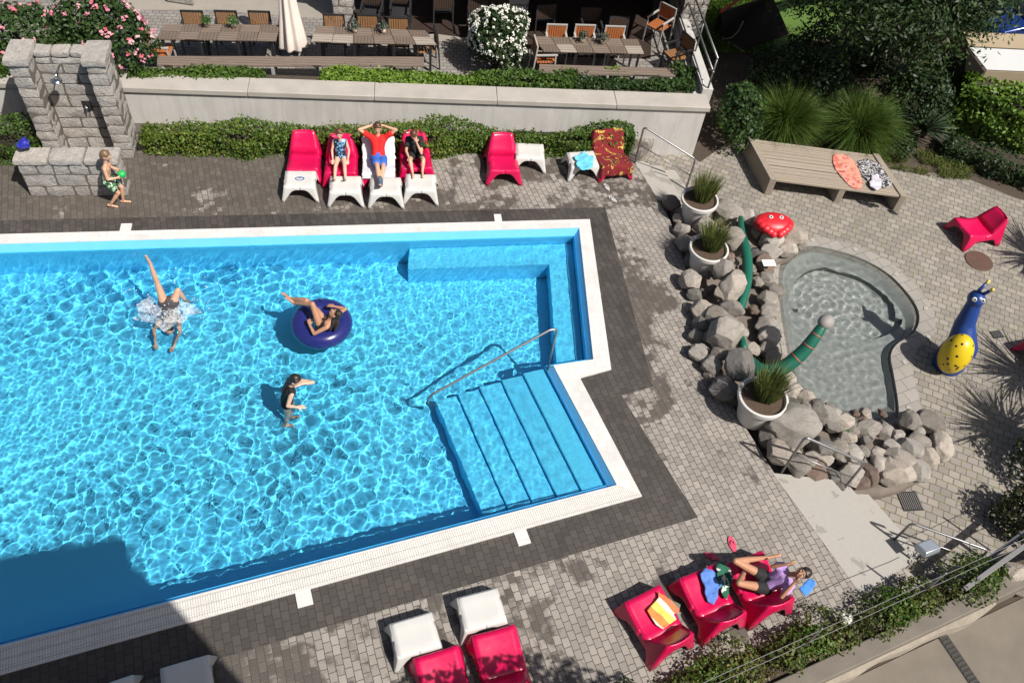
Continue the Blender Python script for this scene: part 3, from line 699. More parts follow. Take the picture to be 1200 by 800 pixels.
def shell_parts(root,mat,top,foot,arch,tops):
    """moulded one-piece seat: top grid + skirt running from the rim down to four feet"""
    for nm,rows in tops:
        b=B(); nu=9; g=[top[i] for i in rows]
        for (y,z,hw,dip) in g:
            for j in range(nu):
                u=-1+2*j/(nu-1); b.v.append((u*hw,y+dip[0]*(1-u*u),z-dip[1]*(1-u**2)))
        b.f=[(i*nu+j,i*nu+j+1,(i+1)*nu+j+1,(i+1)*nu+j) for i in range(len(g)-1) for j in range(nu-1)]; b.mi=[0]*len(b.f)
        b.obj(nm,mat,root,smooth=True,solid=.014)
    # ring of rim points with matching foot points and arch limits
    ring=[]
    f=top[0]; r=top[-1]; N=14
    for k in range(N): u=-1+2*k/N; ring.append((Vector((u*f[2],f[0]+f[3][0]*(1-u*u),f[1]-f[3][1]*(1-u*u))),Vector((u*foot[0],-foot[2],0)),'f',k/N))
    for i in range(len(top)-1):
        for h in (0,.5):
            a,c=top[i],top[i+1]; s=(i+h)/(len(top)-1); y=a[0]+(c[0]-a[0])*h; ring.append((Vector((a[2]+(c[2]-a[2])*h,y,a[1]+(c[1]-a[1])*h)),Vector((foot[0]+(foot[1]-foot[0])*s,-foot[2]+(foot[3]+foot[2])*((y-top[0][0])/(top[-1][0]-top[0][0])),0)),'s',(y-top[0][0])/(top[-1][0]-top[0][0])))
    for k in range(N): u=1-2*k/N; ring.append((Vector((u*r[2],r[0]+r[3][0]*(1-u*u),r[1]-r[3][1]*(1-u*u))),Vector((u*foot[1],foot[3],0)),'b',k/N))
    side=[q for q in ring if q[2]=='s'][::-1]; 
    ring.append((Vector((-r[2],r[0],r[1])),Vector((-foot[1],foot[3],0)),'s',1.0))
    for q in side[:-1]: ring.append((Vector((-q[0].x,q[0].y,q[0].z)),Vector((-q[1].x,q[1].y,0)),'s',q[3]))
    n=len(ring); T=[0,.03,.08,.2,.4,.6,.8,1.0]; cols=[]
    for R0,F0,sd_,s in ring:
        w,a=arch[sd_]; e=abs(2*s-1); lim=1-2*w
        tm=1.0 if e>=lim else (a+(1-a)*(e/lim)**4)
        out=Vector((F0.x-R0.x*.85,F0.y-R0.y*.85,0)); out=out.normalized() if out.length>1e-4 else Vector()
        cols.append([R0.lerp(F0,t*tm)+out*.018*min(1,t*tm/.06)*(1-.4*t) for t in T])
    ctr=[0,0,0,0]; groups=[[],[],[],[]]
    for i in range(n):
        mid=(ring[i][0]+ring[(i+1)%n][0]); q=(0 if mid.x<0 else 1) if ring[i][2]=='f' else ((3 if mid.x<0 else 2) if ring[i][2]=='b' else ((1 if mid.x>0 else 0) if ring[i][3]<.5 else (2 if mid.x>0 else 3)))
        groups[q].append(i)
    for gq in groups:
        b=B(); 
        for i in gq:
            o=len(b.v); b.v+=[tuple(p) for p in cols[i]]+[tuple(p) for p in cols[(i+1)%n]]; k=len(T)
            b.f+=[(o+j+1,o+k+j+1,o+k+j,o+j) for j in range(k-1)]
        b.mi=[0]*len(b.f); ob=b.obj('leg',mat,root,smooth=True)
        bm=bmesh.new(); bm.from_mesh(ob.data); bmesh.ops.remove_doubles(bm,verts=bm.verts,dist=.0008); bmesh.ops.recalc_face_normals(bm,faces=bm.faces)
        # normals outwards from the chair's middle
        c=sum(((f.normal.dot(f.calc_center_median()-Vector((0,0,f.calc_center_median().z)))) for f in bm.faces))
        if c<0: bmesh.ops.reverse_faces(bm,faces=bm.faces)
        bm.to_mesh(ob.data); bm.free(); ob.data.shade_smooth()
        md=ob.modifiers.new('s','SOLIDIFY'); md.thickness=.014; md.offset=-1
chair=thing('lounge_chair','glossy red plastic lounge chair at the left end of the row before the hedge','chair')
ctop=[(y,z,hw,(0,.022) if i<6 else (.035,.0)) for i,(y,z,hw) in enumerate(CHP)]
shell_parts(chair,m_red,ctop,(.385,.375,.49,.47),{'f':(.10,.20),'s':(.13,.36),'b':(.14,.38)},[('seat',range(0,6)),('backrest',range(5,10))])
stool=thing('footstool','white plastic footstool with a small blue emblem on its top','footstool')
stop_=[(-.235,.352,.275,(0,.004)),(-.215,.362,.285,(0,.008)),(-.1,.352,.288,(0,.008)),(.1,.352,.288,(0,.008)),(.215,.362,.285,(0,.008)),(.235,.352,.275,(0,.004))]
shell_parts(stool,m_wht,stop_,(.365,.365,.315,.315),{'f':(.085,.2),'s':(.10,.24),'b':(.085,.2)},[('seat',range(0,6))])
ROT=R(11.5)
used=[False,False]
def put(kind,c,rz,label,group):
    i=0 if kind=='chair' else 1; src=chair if i==0 else stool
    if not used[i]: used[i]=True; src.location=(c[0],c[1],c[2] if len(c)>2 else 0); src.rotation_euler=(0,0,rz); src['label']=label; src['group']=group; return src
    return copy_tree(src,(c[0],c[1],c[2] if len(c)>2 else 0),rz,label,group)
GR='red chairs in the row by the hedge'; GS='white footstools in the row by the hedge'
ch=[put('chair',G(*q),rz,l,GR) for q,rz,l in [((358,198),ROT,'empty red plastic lounge chair at the left end of the row before the hedge'),
 ((401,202),ROT,'red lounge chair carrying the child in the blue and black swimsuit'),
 ((444.5,203),ROT,'red plastic lounge chair under a white towel and the boy in the red shirt'),
 ((487,197),ROT+R(3),'red plastic lounge chair carrying the child in black'),
 ((588,199.5),ROT,'empty red plastic lounge chair standing alone with a white footstool at its side'),
 ((713,195),ROT+R(8),'red plastic lounge chair hidden under a dark red towel')]]
stl=[put('stool',G(*q),rz,l,GS) for q,rz,l in [((353.5,225),ROT,'white plastic footstool with a small blue emblem, before the empty red chair'),
 ((406,231),ROT,'white plastic footstool under the feet of the child in the blue swimsuit'),
 ((452.5,232.5),ROT,'white plastic footstool under the crossed feet of the boy in the red shirt'),
 ((493,228.5),ROT-R(2),'white plastic footstool under the feet of the child in black'),
 ((619,191.5),ROT-R(4),'bare white plastic footstool beside the lone empty red chair'),
 ((680,201),ROT+R(6),'white plastic footstool with a light blue towel dropped on it')]]
# near row: chairs facing the pool
def place_chair(front,backp,lab,grp,rz=None):
    A=G(*front,.375); 
    if rz is None: Bq=G(*backp,.71); f=(A-Bq); rz=math.atan2(f.y,f.x)+math.pi/2
    f=Vector((math.sin(rz),-math.cos(rz),0)); c=A-f*.43; return put('chair',(c.x,c.y,0),rz,lab,grp)
NR='red chairs on the near side of the pool'
pr=R(205)
nc=[place_chair((511,763),None,'empty red plastic chair behind the left of two white footstools at the bottom edge',NR,pr),
    place_chair((578,738),None,'empty red chair with leaf shadows behind the right of two white footstools',NR,pr+R(-2)),
    place_chair((753,695),(796,733),'red plastic chair with a striped towel folded on its seat',NR,R(214)),
    place_chair((817,669),(850,709),'red plastic chair with blue clothes and a green bag on its seat',NR,R(210)),
    place_chair((874,652),(908,697),'red plastic chair in which the girl in purple is lounging',NR,R(207))]
NS='white footstools on the near side of the pool'
def place_stool(px,py,lab,rz): c=G(px,py,.355); return put('stool',(c.x,c.y,0),rz,lab,NS)
place_stool(486,743,'white plastic footstool at the bottom edge, lower left of the pair before two red chairs',pr)
place_stool(564,713,'white plastic footstool at the bottom edge, upper right of the pair before two red chairs',pr+R(-2))
place_stool(218,796,'white plastic footstool half in the hotel shadow at the bottom left',pr)
place_stool(128,822,'white plastic footstool barely showing at the very bottom edge',pr+R(4))
lc=put('chair',G(1138,277,PLZ),R(-68),'red plastic lounge chair standing alone on the plaza above the manhole cover','red chairs on the plaza')
lc2=put('chair',G(1222,418,PLZ),R(-60),'red plastic chair cut by the right edge beside the snail figure','red chairs on the plaza')

# emblem printed on the first footstool
b=B(); e=[]
for a0,a1,r0,r1 in ((20,200,.055,.075),(215,385,.055,.075),(30,160,.02,.038)):
    k=12; vs_=[];
    for i in range(k+1):
        a=R(a0+(a1-a0)*i/k)
        for r_ in (r0,r1): vs_.append((r_*1.25*math.cos(a),r_*.75*math.sin(a),.3555))
    b.add(vs_,[(2*i,2*i+1,2*i+3,2*i+2) for i in range(k)])
o=b.obj('emblem',pm('emblem_blue',(.03,.11,.32),.5)); o.parent=stl[0]; o['label']='round blue printed emblem'
# ================================================================== TERRACE FURNITURE
def woodm(name,c,rot=0,plank=.09,gapc=.25):
    t=NT(name); v=t.coord(rot=rot); st=t.noise(t.coord(rot=rot,scale=(3,40,3)),1.2,5); w=t.n('ShaderNodeTexWave',wave_type='BANDS',bands_direction='Y'); w.inputs['Scale'].default_value=3.14159/plank/10*1.0; t.l(v,w.inputs['Vector'])
    c_=t.mix(st,mul(c,.6),mul(c,1.35)); gap=t.math('GREATER_THAN',w.outputs['Fac'],.965)
    big=t.noise(v,1.6,3); c_=t.mix(t.math('MULTIPLY',big,.5),c_,mul(c,.75))
    t.base(t.mix(gap,c_,mul(c,gapc))); t.rough(.75); t.bump(t.math('SUBTRACT',t.math('MULTIPLY',st,.4),gap),.4,.006); return t.m
m_wood=woodm('weathered_wood',(.19,.145,.115),R(10)); m_woodd=woodm('dark_weathered_wood',(.15,.115,.09),R(100),.07); m_woodl=woodm('pale_weathered_wood',(.33,.285,.24),R(10),.09)
m_orange=woodm('oiled_wood',(.42,.13,.035),R(100),.05,.15); m_teak=woodm('teak_wood',(.30,.15,.06),R(100),.05,.15)
m_iron=pm('dark_iron',(.045,.045,.048),.5,.1,20,.05,80,metal=.5); m_alu=pm('pale_frame',(.5,.49,.47),.45,.1,20,.05,metal=.3)
TZ=TER+.73
def table(px,lab,n):
    q=[G(*p,TZ) for p in px]; c=sum(q,Vector())/4; t=thing('terrace_table',lab,'table',(c.x,c.y,TER),0,'long wooden tables on the terrace')
    # slatted panels in two browns
    b=B(); k=n
    for i in range(k):
        for j in range(2):
            a0,a1=i/k,(i+1)/k; g=.004
            l0=lerp(q[3],q[0],j*.5+g); l1=lerp(q[3],q[0],j*.5+.5-g); r0=lerp(q[2],q[1],j*.5+g); r1=lerp(q[2],q[1],j*.5+.5-g)
            pp=[lerp(l0,r0,a0+.002),lerp(l0,r0,a1-.002),lerp(l1,r1,a1-.002),lerp(l1,r1,a0+.002)]
            b.cur=(0 if (i+j)%2 else 1) if rnd.random()<.85 else 2
            b.prism([(p.x,p.y) for p in pp],TZ-.03,TZ)
    b.cur=0; b.obj('tabletop',[m_wood,m_woodd,m_woodl],t,bevel=.004)
    for a in (.04,.34,.66,.96):
        for j in (.1,.9):
            p=lerp(lerp(q[3],q[2],a),lerp(q[0],q[1],a),j); b=B(); b.beam((p.x,p.y,TER),(p.x,p.y,TZ-.03),.05,.05,up=(1,0,0)); b.obj('leg',m_iron,t)
    return q
T1=table([(192.5,28),(328,29),(323.6,47.7),(182.8,45.5)],'long wooden table with two potted plants, left of the closed parasol',6)
T2=table([(370.8,30.3),(498.7,35.8),(511.7,52),(364,48.8)],'long wooden table with two potted plants, between the parasol and the white-flowered bush',6)
T3=table([(624,42.5),(747.5,46),(755,62.5),(637,60)],'long wooden table with two potted plants, right of the white-flowered bush',6)
def bench(pxs,lab,legs):
    zb=TER+.50; q=[G(*p,zb) for p in pxs]; c=sum(q,Vector())/4; t=thing('plank_bench',lab,'bench',(c.x,c.y,TER),0,'plank benches along the terrace edge')
    b=B(); 
    for j in range(3):
        pp=[lerp(q[3],q[0],j/3+.01),lerp(q[2],q[1],j/3+.01),lerp(q[2],q[1],(j+1)/3-.01),lerp(q[3],q[0],(j+1)/3-.01)]; b.prism([(p.x,p.y) for p in pp],zb-.045,zb)
    b.obj('seat',m_wood,t,bevel=.004)
    for a in legs:
        p=lerp(q[3],q[2],a); p2=lerp(q[0],q[1],a); b=B(); b.beam(up(p,zb-.05)+(p2-p)*.06,up(p,TER)+(p2-p)*.06,.07,.05,up=(1,0,0)); b.obj('leg',m_alu,t); b=B(); b.beam(up(p2,zb-.05)-(p2-p)*.06,up(p2,TER)-(p2-p)*.06,.07,.05,up=(1,0,0)); b.obj('leg',m_alu,t)
bench([(184,65.5),(497,66.5),(497,77),(184,76.5)],'long weathered plank bench before the two left terrace tables',(.02,.42,.60,.98))
bench([(632,75),(790,80),(792,89),(632,85)],'shorter weathered plank bench before the right terrace table',(.03,.5,.97))
def tchair_proto(name,lab,fm,bm_,sm):
    t=thing(name,lab,'chair')
    b=B(); [b.box((0,-.19+.062*i,.445),(.42,.052,.022)) for i in range(7)]; b.obj('seat',sm,t,bevel=.004)
    b=B(); [b.box((-.19+.054*i,.245+.0,.70),(.046,.02,.30)) for i in range(8)]; b.obj('backrest',bm_,t,bevel=.003)
    for x in (-.225,.225):
        b=B(); b.beam((x,-.22,0),(x,-.20,.64),.03,.03,up=(1,0,0)); b.obj('leg',fm,t); b=B(); b.beam((x,.30,0),(x,.235,.88),.03,.03,up=(1,0,0)); b.obj('leg',fm,t)
        b=B(); b.beam((x,-.24,.65),(x,.25,.65),.045,.025); b.obj('armrest',fm,t)
    for q0,q1,h_ in (((-.225,.238,.865),(.225,.238,.865),.03),((-.225,.25,.53),(.225,.25,.53),.025),((-.225,-.2,.42),(.225,-.2,.42),.03)): b=B(); b.beam(q0,q1,.03,h_); b.obj('frame_bar',fm,t)
    return t
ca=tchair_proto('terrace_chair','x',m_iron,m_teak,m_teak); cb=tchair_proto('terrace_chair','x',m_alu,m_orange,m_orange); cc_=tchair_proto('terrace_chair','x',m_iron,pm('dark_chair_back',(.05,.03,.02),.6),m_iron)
tu={}
def tch(src,px,py,rz,lab,z=.78):
    # px,py: pixel of the backrest middle
    c=G(px,py,TER+.70); f=Vector((math.sin(rz),-math.cos(rz),0)); p=c+f*.245
    TG='slatted chairs on the terrace'
    if src.name not in tu: tu[src.name]=1; src.location=(p.x,p.y,TER); src.rotation_euler=(0,0,rz); src['label']=lab; src['group']=TG; return src
    return copy_tree(src,(p.x,p.y,TER),rz,lab,TG)
w10=R(11)
for x,y,l in [(226,21,'slatted wooden chair behind the left terrace table, left of three'),(265.5,21,'slatted wooden chair behind the left terrace table, middle of three'),(304.5,21.5,'slatted wooden chair behind the left terrace table, nearest the parasol'),
    (391.5,25,'slatted wooden chair behind the middle table, by the stone column'),(431,25.5,'slatted wooden chair behind the middle table, reddest and middle of three'),(467,28.5,'slatted wooden chair behind the middle table, right of three')]: tch(ca,x,y,w10,l)
for x,y,l in [(652,36.5,'orange slatted chair with a pale frame behind the right table, left of three'),(685,37,'orange slatted chair with a pale frame behind the right table, middle of three'),(720,38.5,'orange slatted chair with a pale frame behind the right table, right of three')]: tch(cb,x,y,w10,l)
tch(cb,171,46,R(100),'orange wooden chair at the left end of the left table beside the rose bush')
tch(ca,511,43,R(-70),'wooden chair at the right end of the middle table')
tch(cb,627,56,R(105),'pale framed chair at the left end of the right table beside the white-flowered bush')
tch(ca,806,50,R(-55),'wooden armchair by the parapet at the right end of the right table')
tch(cb,782,14,R(-35),'orange chair with a pale frame beside the big stone pillar')
for i,(x,y,a) in enumerate([(520,4,10),(560,6,15),(437,-2,5),(640,14,20),(692,17,12),(585,2,0),(725,28,14),(470,-4,8)]):
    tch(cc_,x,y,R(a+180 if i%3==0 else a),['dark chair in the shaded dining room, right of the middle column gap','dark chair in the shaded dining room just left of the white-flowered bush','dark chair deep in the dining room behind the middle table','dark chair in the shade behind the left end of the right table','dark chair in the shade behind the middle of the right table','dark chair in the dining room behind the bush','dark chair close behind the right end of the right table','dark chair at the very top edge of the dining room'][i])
# potted plants on the tables
m_clay=pm('pale_clay_pot',(.5,.40,.32),.8); m_herb=leafm('herb_leaf',[(.03,.07,.015),(.06,.13,.03),(.09,.17,.05)]); m_grey=leafm('greygreen_leaf',[(.05,.06,.045),(.09,.11,.08),(.14,.16,.12)])
for i,(x,y,mm,l) in enumerate([(243,32,m_herb,'small bright green plant in a pale pot, left one on the left table'),(274,32.5,m_herb,'small bright green plant in a pale pot, right one on the left table'),(416,38,m_grey,'grey-green plant in a small pot, left one on the middle table'),(449.5,39,m_grey,'grey-green plant in a small pot, right one on the middle table'),(682,49.5,m_grey,'grey-green plant in a small pot, left one on the right table'),(706,51.5,m_grey,'grey-green plant in a small pot, right one on the right table')]):
    p=G(x,y,TZ); t=thing('table_plant',l,'potted plant',tuple(p),0,'potted plants on the terrace tables'); b=B(); b.lathe([(.045,0),(.065,.12),(.058,.12),(.05,.10)],p+Vector((0,0,.001)),14); b.obj('pot',m_clay,t,smooth=True)
    k=170; d=unit(rng.normal(0,1,(k,3))); d[:,2]=np.abs(d[:,2]); P=np.array(p)+np.array([0,0,.13])+d*rng.uniform(.3,1,(k,1))*np.array([.14,.14,.17]); leaves('foliage',P,d,.055,mm,t)
# closed parasol
pb=G(345,64,TER); US=thing('closed_parasol','closed off-white parasol standing between two wooden tables','parasol',tuple(pb))
b=B(); b.lathe([(.0,0),(.24,0),(.24,.05),(.04,.07)],pb,20); b.obj('base',pm('parasol_base',(.2,.2,.2),.7),US,bevel=.01)
b=B(); b.tube([pb,pb+Vector((0,0,2.55))],.024); b.obj('pole',m_woodl,US,smooth=True)
b=B(); prof=[(.10,2.5),(.13,2.3),(.14,2.0),(.155,1.5),(.20,1.0),(.26,.55),(.30,.28),(.29,.24)]; n=48; vs_=[]
for r_,z in prof:
    for j in range(n):
        a=2*math.pi*j/n; k=.17*math.cos(8*a+z*.6)*(min(1,r_/.2)); vs_.append(pb+Vector(((r_*(1+k))*math.cos(a),(r_*(1+k))*math.sin(a),z)))
b.add(vs_,[(i*n+j,(i+1)*n+j,(i+1)*n+(j+1)%n,i*n+(j+1)%n) for i in range(len(prof)-1) for j in range(n)]+[tuple(range(n))])
b.obj('canopy',pm('offwhite_canvas',(.68,.60,.54),.9,.06,6),US,smooth=True,solid=.01)
# ================================================================== ROCKS
def rockm(name,c,c2):
    t=NT(name); v=t.coord(); oi=t.n('ShaderNodeObjectInfo'); n=t.noise(v,4,6,.65); f=t.noise(v,38,5,.7); sp=t.n('ShaderNodeTexVoronoi'); sp.inputs['Scale'].default_value=70; t.l(v,sp.inputs['Vector'])
    col=t.mix(t.math('MULTIPLY',n,1.0),c2,c); col=t.mix(t.math('MULTIPLY',t.math('GREATER_THAN',f,.54),.6),col,mul(c2,.6)); 
    hs=t.n('ShaderNodeHueSaturation'); hs.inputs['Saturation'].default_value=.9; t.l(t.math('MULTIPLY_ADD',oi.outputs['Random'],.75,.6),hs.inputs['Value']); rr=t.math('FRACT',t.math('MULTIPLY',oi.outputs['Random'],7.31)); col=t.mix(t.math('MULTIPLY',rr,.45),col,t.mix(1.0,col,(1.12,.95,.78),'MULTIPLY')); moss=t.math('MULTIPLY',t.math('GREATER_THAN',t.noise(v,1.9,5),.60),.3); col=t.mix(moss,col,(.10,.10,.075)); t.l(col,hs.inputs['Color'])
    t.base(hs.outputs[0]); t.rough(.88); ck=t.n('ShaderNodeTexVoronoi',feature='DISTANCE_TO_EDGE'); ck.inputs['Scale'].default_value=2.2; t.l(v,ck.inputs['Vector']); cr=t.math('MULTIPLY',t.math('LESS_THAN',ck.outputs['Distance'],.02),-.8); t.bump(t.math('ADD',t.math('ADD',n,t.math('MULTIPLY',f,.8)),cr),.9,.04); return t.m
m_rock=rockm('granite_rock',(.56,.52,.465),(.35,.32,.285)); m_rockd=rockm('dark_rock',(.28,.265,.25),(.17,.16,.15)); m_rockr=rockm('reddish_rock',(.33,.24,.19),(.2,.14,.11))
def rock_mesh(seed,facet):
    bm=bmesh.new(); bmesh.ops.create_icosphere(bm,subdivisions=4,radius=1); r=random.Random(seed); o=Vector((r.uniform(0,50),r.uniform(0,50),r.uniform(0,50)))
    pl=[]
    for _ in range(facet):
        d=Vector((r.gauss(0,1),r.gauss(0,1),r.gauss(0,1))).normalized(); pl.append((d,r.uniform(.62,.86)))
    for v in bm.verts:
        p=v.co.copy(); q=p*(1+.22*noise.noise(p*1.1+o)); 
        for d,h in pl:
            k=q.dot(d)-h
            if k>0: q=q-d*k*.95
        q=q*(1+.05*noise.noise(p*3.2+o)+.018*noise.noise(p*8+o)); v.co=q
    me=bpy.data.meshes.new('rock'); bm.to_mesh(me); bm.free(); me.shade_smooth(); me.set_sharp_from_angle(angle=R(21)); return me
RM=[[rock_mesh(100+i,[12,9,16,13,11,18][i%6]) for i in range(9)] for _ in range(1)][0]
for me in RM: me.materials.append(m_rock)
RMd=[me.copy() for me in RM[:3]]; [ (me.materials.clear(),me.materials.append(m_rockd)) for me in RMd]
RMr=[me.copy() for me in RM[3:5]]; [ (me.materials.clear(),me.materials.append(m_rockr)) for me in RMr]
LL_='grey granite rock packed in the bank between the pool deck and the paddling pool'
LC='small pale rock in the row lining the left edge of the paddling pool'
LB='grey granite rock in the heap below the paddling pool, beside the steel handrail'
# px, py, z of its middle, half width, half height in px, kind, own label
RK=[(787,238,.10,13,11,'d','smooth dark grey rock lying alone on the deck left of the uppermost white pot'),(794,256,.06,8,6,'','small white rock at the foot of the uppermost white pot'),(798,268,.12,12,9,'',''),(803,285,.14,13,12,'',''),(811,329,.22,14,14,'','pale pointed rock below the middle white pot on the deck side'),
(827,265,.25,15,11,'','grey rock wedged between the upper two white pots'),(848,246,.15,15,14,'',''),(862,251,.08,13,13,'','pale rock just above the tip of the green snake tail'),(877,254,.0,11,12,'',''),(858,280,.28,17,13,'',''),(847,316,.45,15,12,'','brown-grey rock resting against the middle white pot'),(858,336,.40,17,20,'','tall upright rock along the left side of the green snake tail'),
(823,362,.22,15,13,'',''),(812,345,.10,10,9,'d',''),(855,362,.38,15,9,'',''),(840,372,.30,15,13,'',''),(887,273,-.10,9,8,'','small rock between the snake tail and the red crab'),(907,283,-.05,16,13,'','rock carrying the left half of the red crab'),(920,291,-.1,15,14,'',''),(930,274,.05,16,14,'','pale rock under the right half of the red crab'),(934,290,-.3,9,9,'',''),
(902,299,-.15,14,9,'',''),(896,311,-.12,14,11,'r','brownish rock with a white card lying on it'),(895,330,-.15,8,8,'',LC),(886,335,-.2,6,6,'',LC),(903,345,-.2,10,8,'',LC),(897,356,-.15,9,9,'',LC),(900,368,-.15,10,9,'',LC),(912,346,-.45,7,10,'d',''),(882,366,-.15,7,6,'r','small reddish stone in the channel beside the snake tail'),
(851,389,.50,20,20,'','largest pale boulder in the left bank, above the dark grey one'),(821,380,.15,12,11,'d',''),(817,394,.10,11,10,'','pale round rock at the deck edge left of the largest pale boulder'),(820,411,.12,14,12,'',''),(842,414,.30,12,8,'',''),(834,429,.15,13,11,'',''),(866,427,.45,19,19,'d','big dark grey boulder behind the lowest white pot'),(848,452,.22,16,15,'d','dark boulder at the left foot of the lowest white pot'),
(899,386,-.2,12,10,'',LC),(899,402,-.2,12,10,'',LC),(897,415,-.22,10,8,'',LC),(905,428,-.25,10,8,'',LC),(919,448,-.2,13,11,'','pale rock between the snake neck and the lowest white pot'),(925,463,-.25,10,8,'',LC),(939,470,-.28,9,8,'',LC),(960,487,-.15,17,11,'','long pale flat rock at the lower bank of the paddling pool'),(976,502,-.2,10,9,'',''),(927,478,-.1,13,10,'d',''),
(927,501,.30,31,20,'','largest granite boulder, just right of the lowest white pot'),(901,512,.10,13,14,'d',''),(985,496,-.2,13,10,'',''),(1016,506,-.2,14,8,'','smooth oval pale rock at the water edge below the paddling pool'),(1035,507,-.25,9,12,'','upright oval rock at the water edge below the paddling pool'),(1066,495,-.15,12,12,'','pale rock at the corner where the kerb meets the heap'),(1057,503,-.3,7,5,'',''),(1091,500,-.15,17,12,'','long pale rock at the upper right corner of the heap'),(1076,516,-.1,13,11,'',''),(1066,523,-.05,14,10,'',''),
(1100,526,-.25,11,15,'','tall rock at the far right end of the heap'),(1087,536,-.1,13,11,'',''),(1052,537,-.02,17,11,'',''),(1072,552,-.22,12,12,'',''),(1043,556,-.15,20,16,'','big rounded pale rock at the foot of the heap next to the square drain'),(1029,543,-.05,10,13,'',''),(1016,555,-.1,10,14,'r','reddish upright rock between the pale rocks right of the handrail'),(1000,533,.0,12,11,'',''),(982,526,.08,13,11,'',''),(962,523,.12,14,12,'',''),(935,546,.08,15,11,'','pale rock at the foot of the left handrail post'),
(915,532,.1,16,13,'',''),(956,552,.0,14,12,'r',''),(975,558,-.1,10,10,'d',''),(997,556,-.08,15,12,'',''),(930,534,.12,10,9,'',''),(949,537,.1,11,9,'',''),(1029,530,-.05,9,7,'',''),(1012,530,.0,8,7,'',''),(1045,523,-.1,10,8,'',''),(833,395,.2,9,9,'d',''),(872,287,-.05,8,9,'',''),(883,300,-.15,8,8,'d',''),(838,290,.2,9,8,'d',''),(846,345,.3,10,9,'',''),(828,320,.1,9,9,'d',''),(880,318,-.2,7,7,'',''),
(868,352,.05,8,7,'d',''),(870,390,.1,9,9,'',''),(884,410,-.05,9,8,'',''),(832,440,.05,9,8,'',''),(862,468,.05,10,8,'d',''),(990,515,-.15,9,7,'',''),(1003,545,-.05,9,8,'d',''),(968,538,.05,9,8,'',''),(808,306,.05,9,9,'d',''),(806,361,.02,7,6,'','')]
for i,(px,py,z,hw,hh,kd,lab) in enumerate(RK):
    pool_=RMd if kd=='d' else (RMr if kd=='r' else RM); o=bpy.data.objects.new('rock',pool_[rnd.randrange(len(pool_))]); COL.objects.link(o)
    p=G(px,py,z); sxr=hw/60*1.04; syr=hh/60*1.04
    o.location=p; o.rotation_euler=(rnd.uniform(-.25,.25),rnd.uniform(-.25,.25),R(-8)+(rnd.choice((0,math.pi))+rnd.uniform(-.25,.25)) ); o.scale=(sxr,max(syr*1.05,sxr*.62),max(sxr,syr)*rnd.uniform(.72,.95))
    g='left' if px<890 else ('row' if py<480 and px<945 else 'heap')
    tag(o,lab or (LL_ if px<945 and py<480 else LB),'rock','rocks of the left bank' if not lab and px<945 and py<480 else ('rocks of the heap below the paddling pool' if not lab else ('rocks lining the paddling pool' if lab==LC else 'rocks around the paddling pool')))
    if lab==LC: o.location.z+=.13; o.scale=tuple(c_*1.3 for c_ in o.scale)
    elif z<=-.15 and not lab.startswith('brownish'): o.location.z+=.08; o.scale=tuple(c_*1.08 for c_ in o.scale)
fill=0; placed=[(a_[0],a_[1],min(a_[3],a_[4])) for a_ in RK]; rf=random.Random(31)
zones=[[(786,240),(870,245),(862,300),(868,360),(880,430),(870,478),(838,402),(812,340)],[(884,480),(960,470),(1075,488),(1108,515),(1100,545),(1050,570),(1000,566),(985,574),(918,552)]]
for tr_ in range(4000):
    if fill>=95: break
    zz=zones[fill%2]; x=rf.uniform(784,1110); y=rf.uniform(235,575)
    if not inside(zz,x,y): continue
    r_=rf.uniform(4,8.5)
    if any(math.hypot(x-a_,y-b_)<(c_*.75+r_*.55) for a_,b_,c_ in placed): continue
    placed.append((x,y,r_)); fill+=1; k_=rf.random(); pl_=RMd if k_<.2 else (RMr if k_<.3 else RM)
    o=bpy.data.objects.new('stone',pl_[rf.randrange(len(pl_))]); COL.objects.link(o); o.location=G(x,y,.02 if zz is zones[0] else -.1); s_=r_/60*1.15; o.scale=(s_*rf.uniform(.9,1.3),s_,s_*rf.uniform(.7,1)); o.rotation_euler=(rf.uniform(-.4,.4),rf.uniform(-.4,.4),rf.uniform(0,6.28))
    tag(o,'small stone filling a gap between the larger rocks '+('of the left bank' if zz is zones[0] else 'of the heap below the paddling pool'),'stone','small stones between the rocks '+('of the left bank' if zz is zones[0] else 'of the heap'))
m_bed=pm('rock_bed_mortar',(.15,.125,.105),.95,.3,5,.6,25)
b=B(); bedpts=[(783,228),(870,236),(945,262),(940,290),(908,300),(912,330),(906,372),(908,410),(918,440),(950,472),(1000,497),(1070,485),(1112,510),(1104,545),(1050,574),(1000,572),(985,578),(915,553),(905,540),(868,478),(838,402),(816,352),(806,300),(794,262)]
bl=smooth_loop([G2(x,y,-.1) for x,y in bedpts],1); b.prism(bl,PLZ-.3,-.24); struct(b.obj('rock_bed',m_bed,bevel=.1,seg=3))
# white card on the brown rock, green ball scrap
p=G(901,308,.13); b=B(); b.box(p,(.26,.17,.012),R(12)); tag(b.obj('white_card',pm('card_white',(.72,.72,.70),.5)),'white card lying on a brown rock beside the paddling pool','card')
p=G(992,509,-.10); bt=[]; d=unit(rng.normal(0,1,(26,3))); d[:,2]=np.abs(d[:,2]); tag(leaves('weed',np.array(p)+d*.07,d,.07,leafm('weed_leaf',[(.05,.2,.03),(.10,.32,.06)])),'tuft of bright green weed among the rocks below the paddling pool','weed')

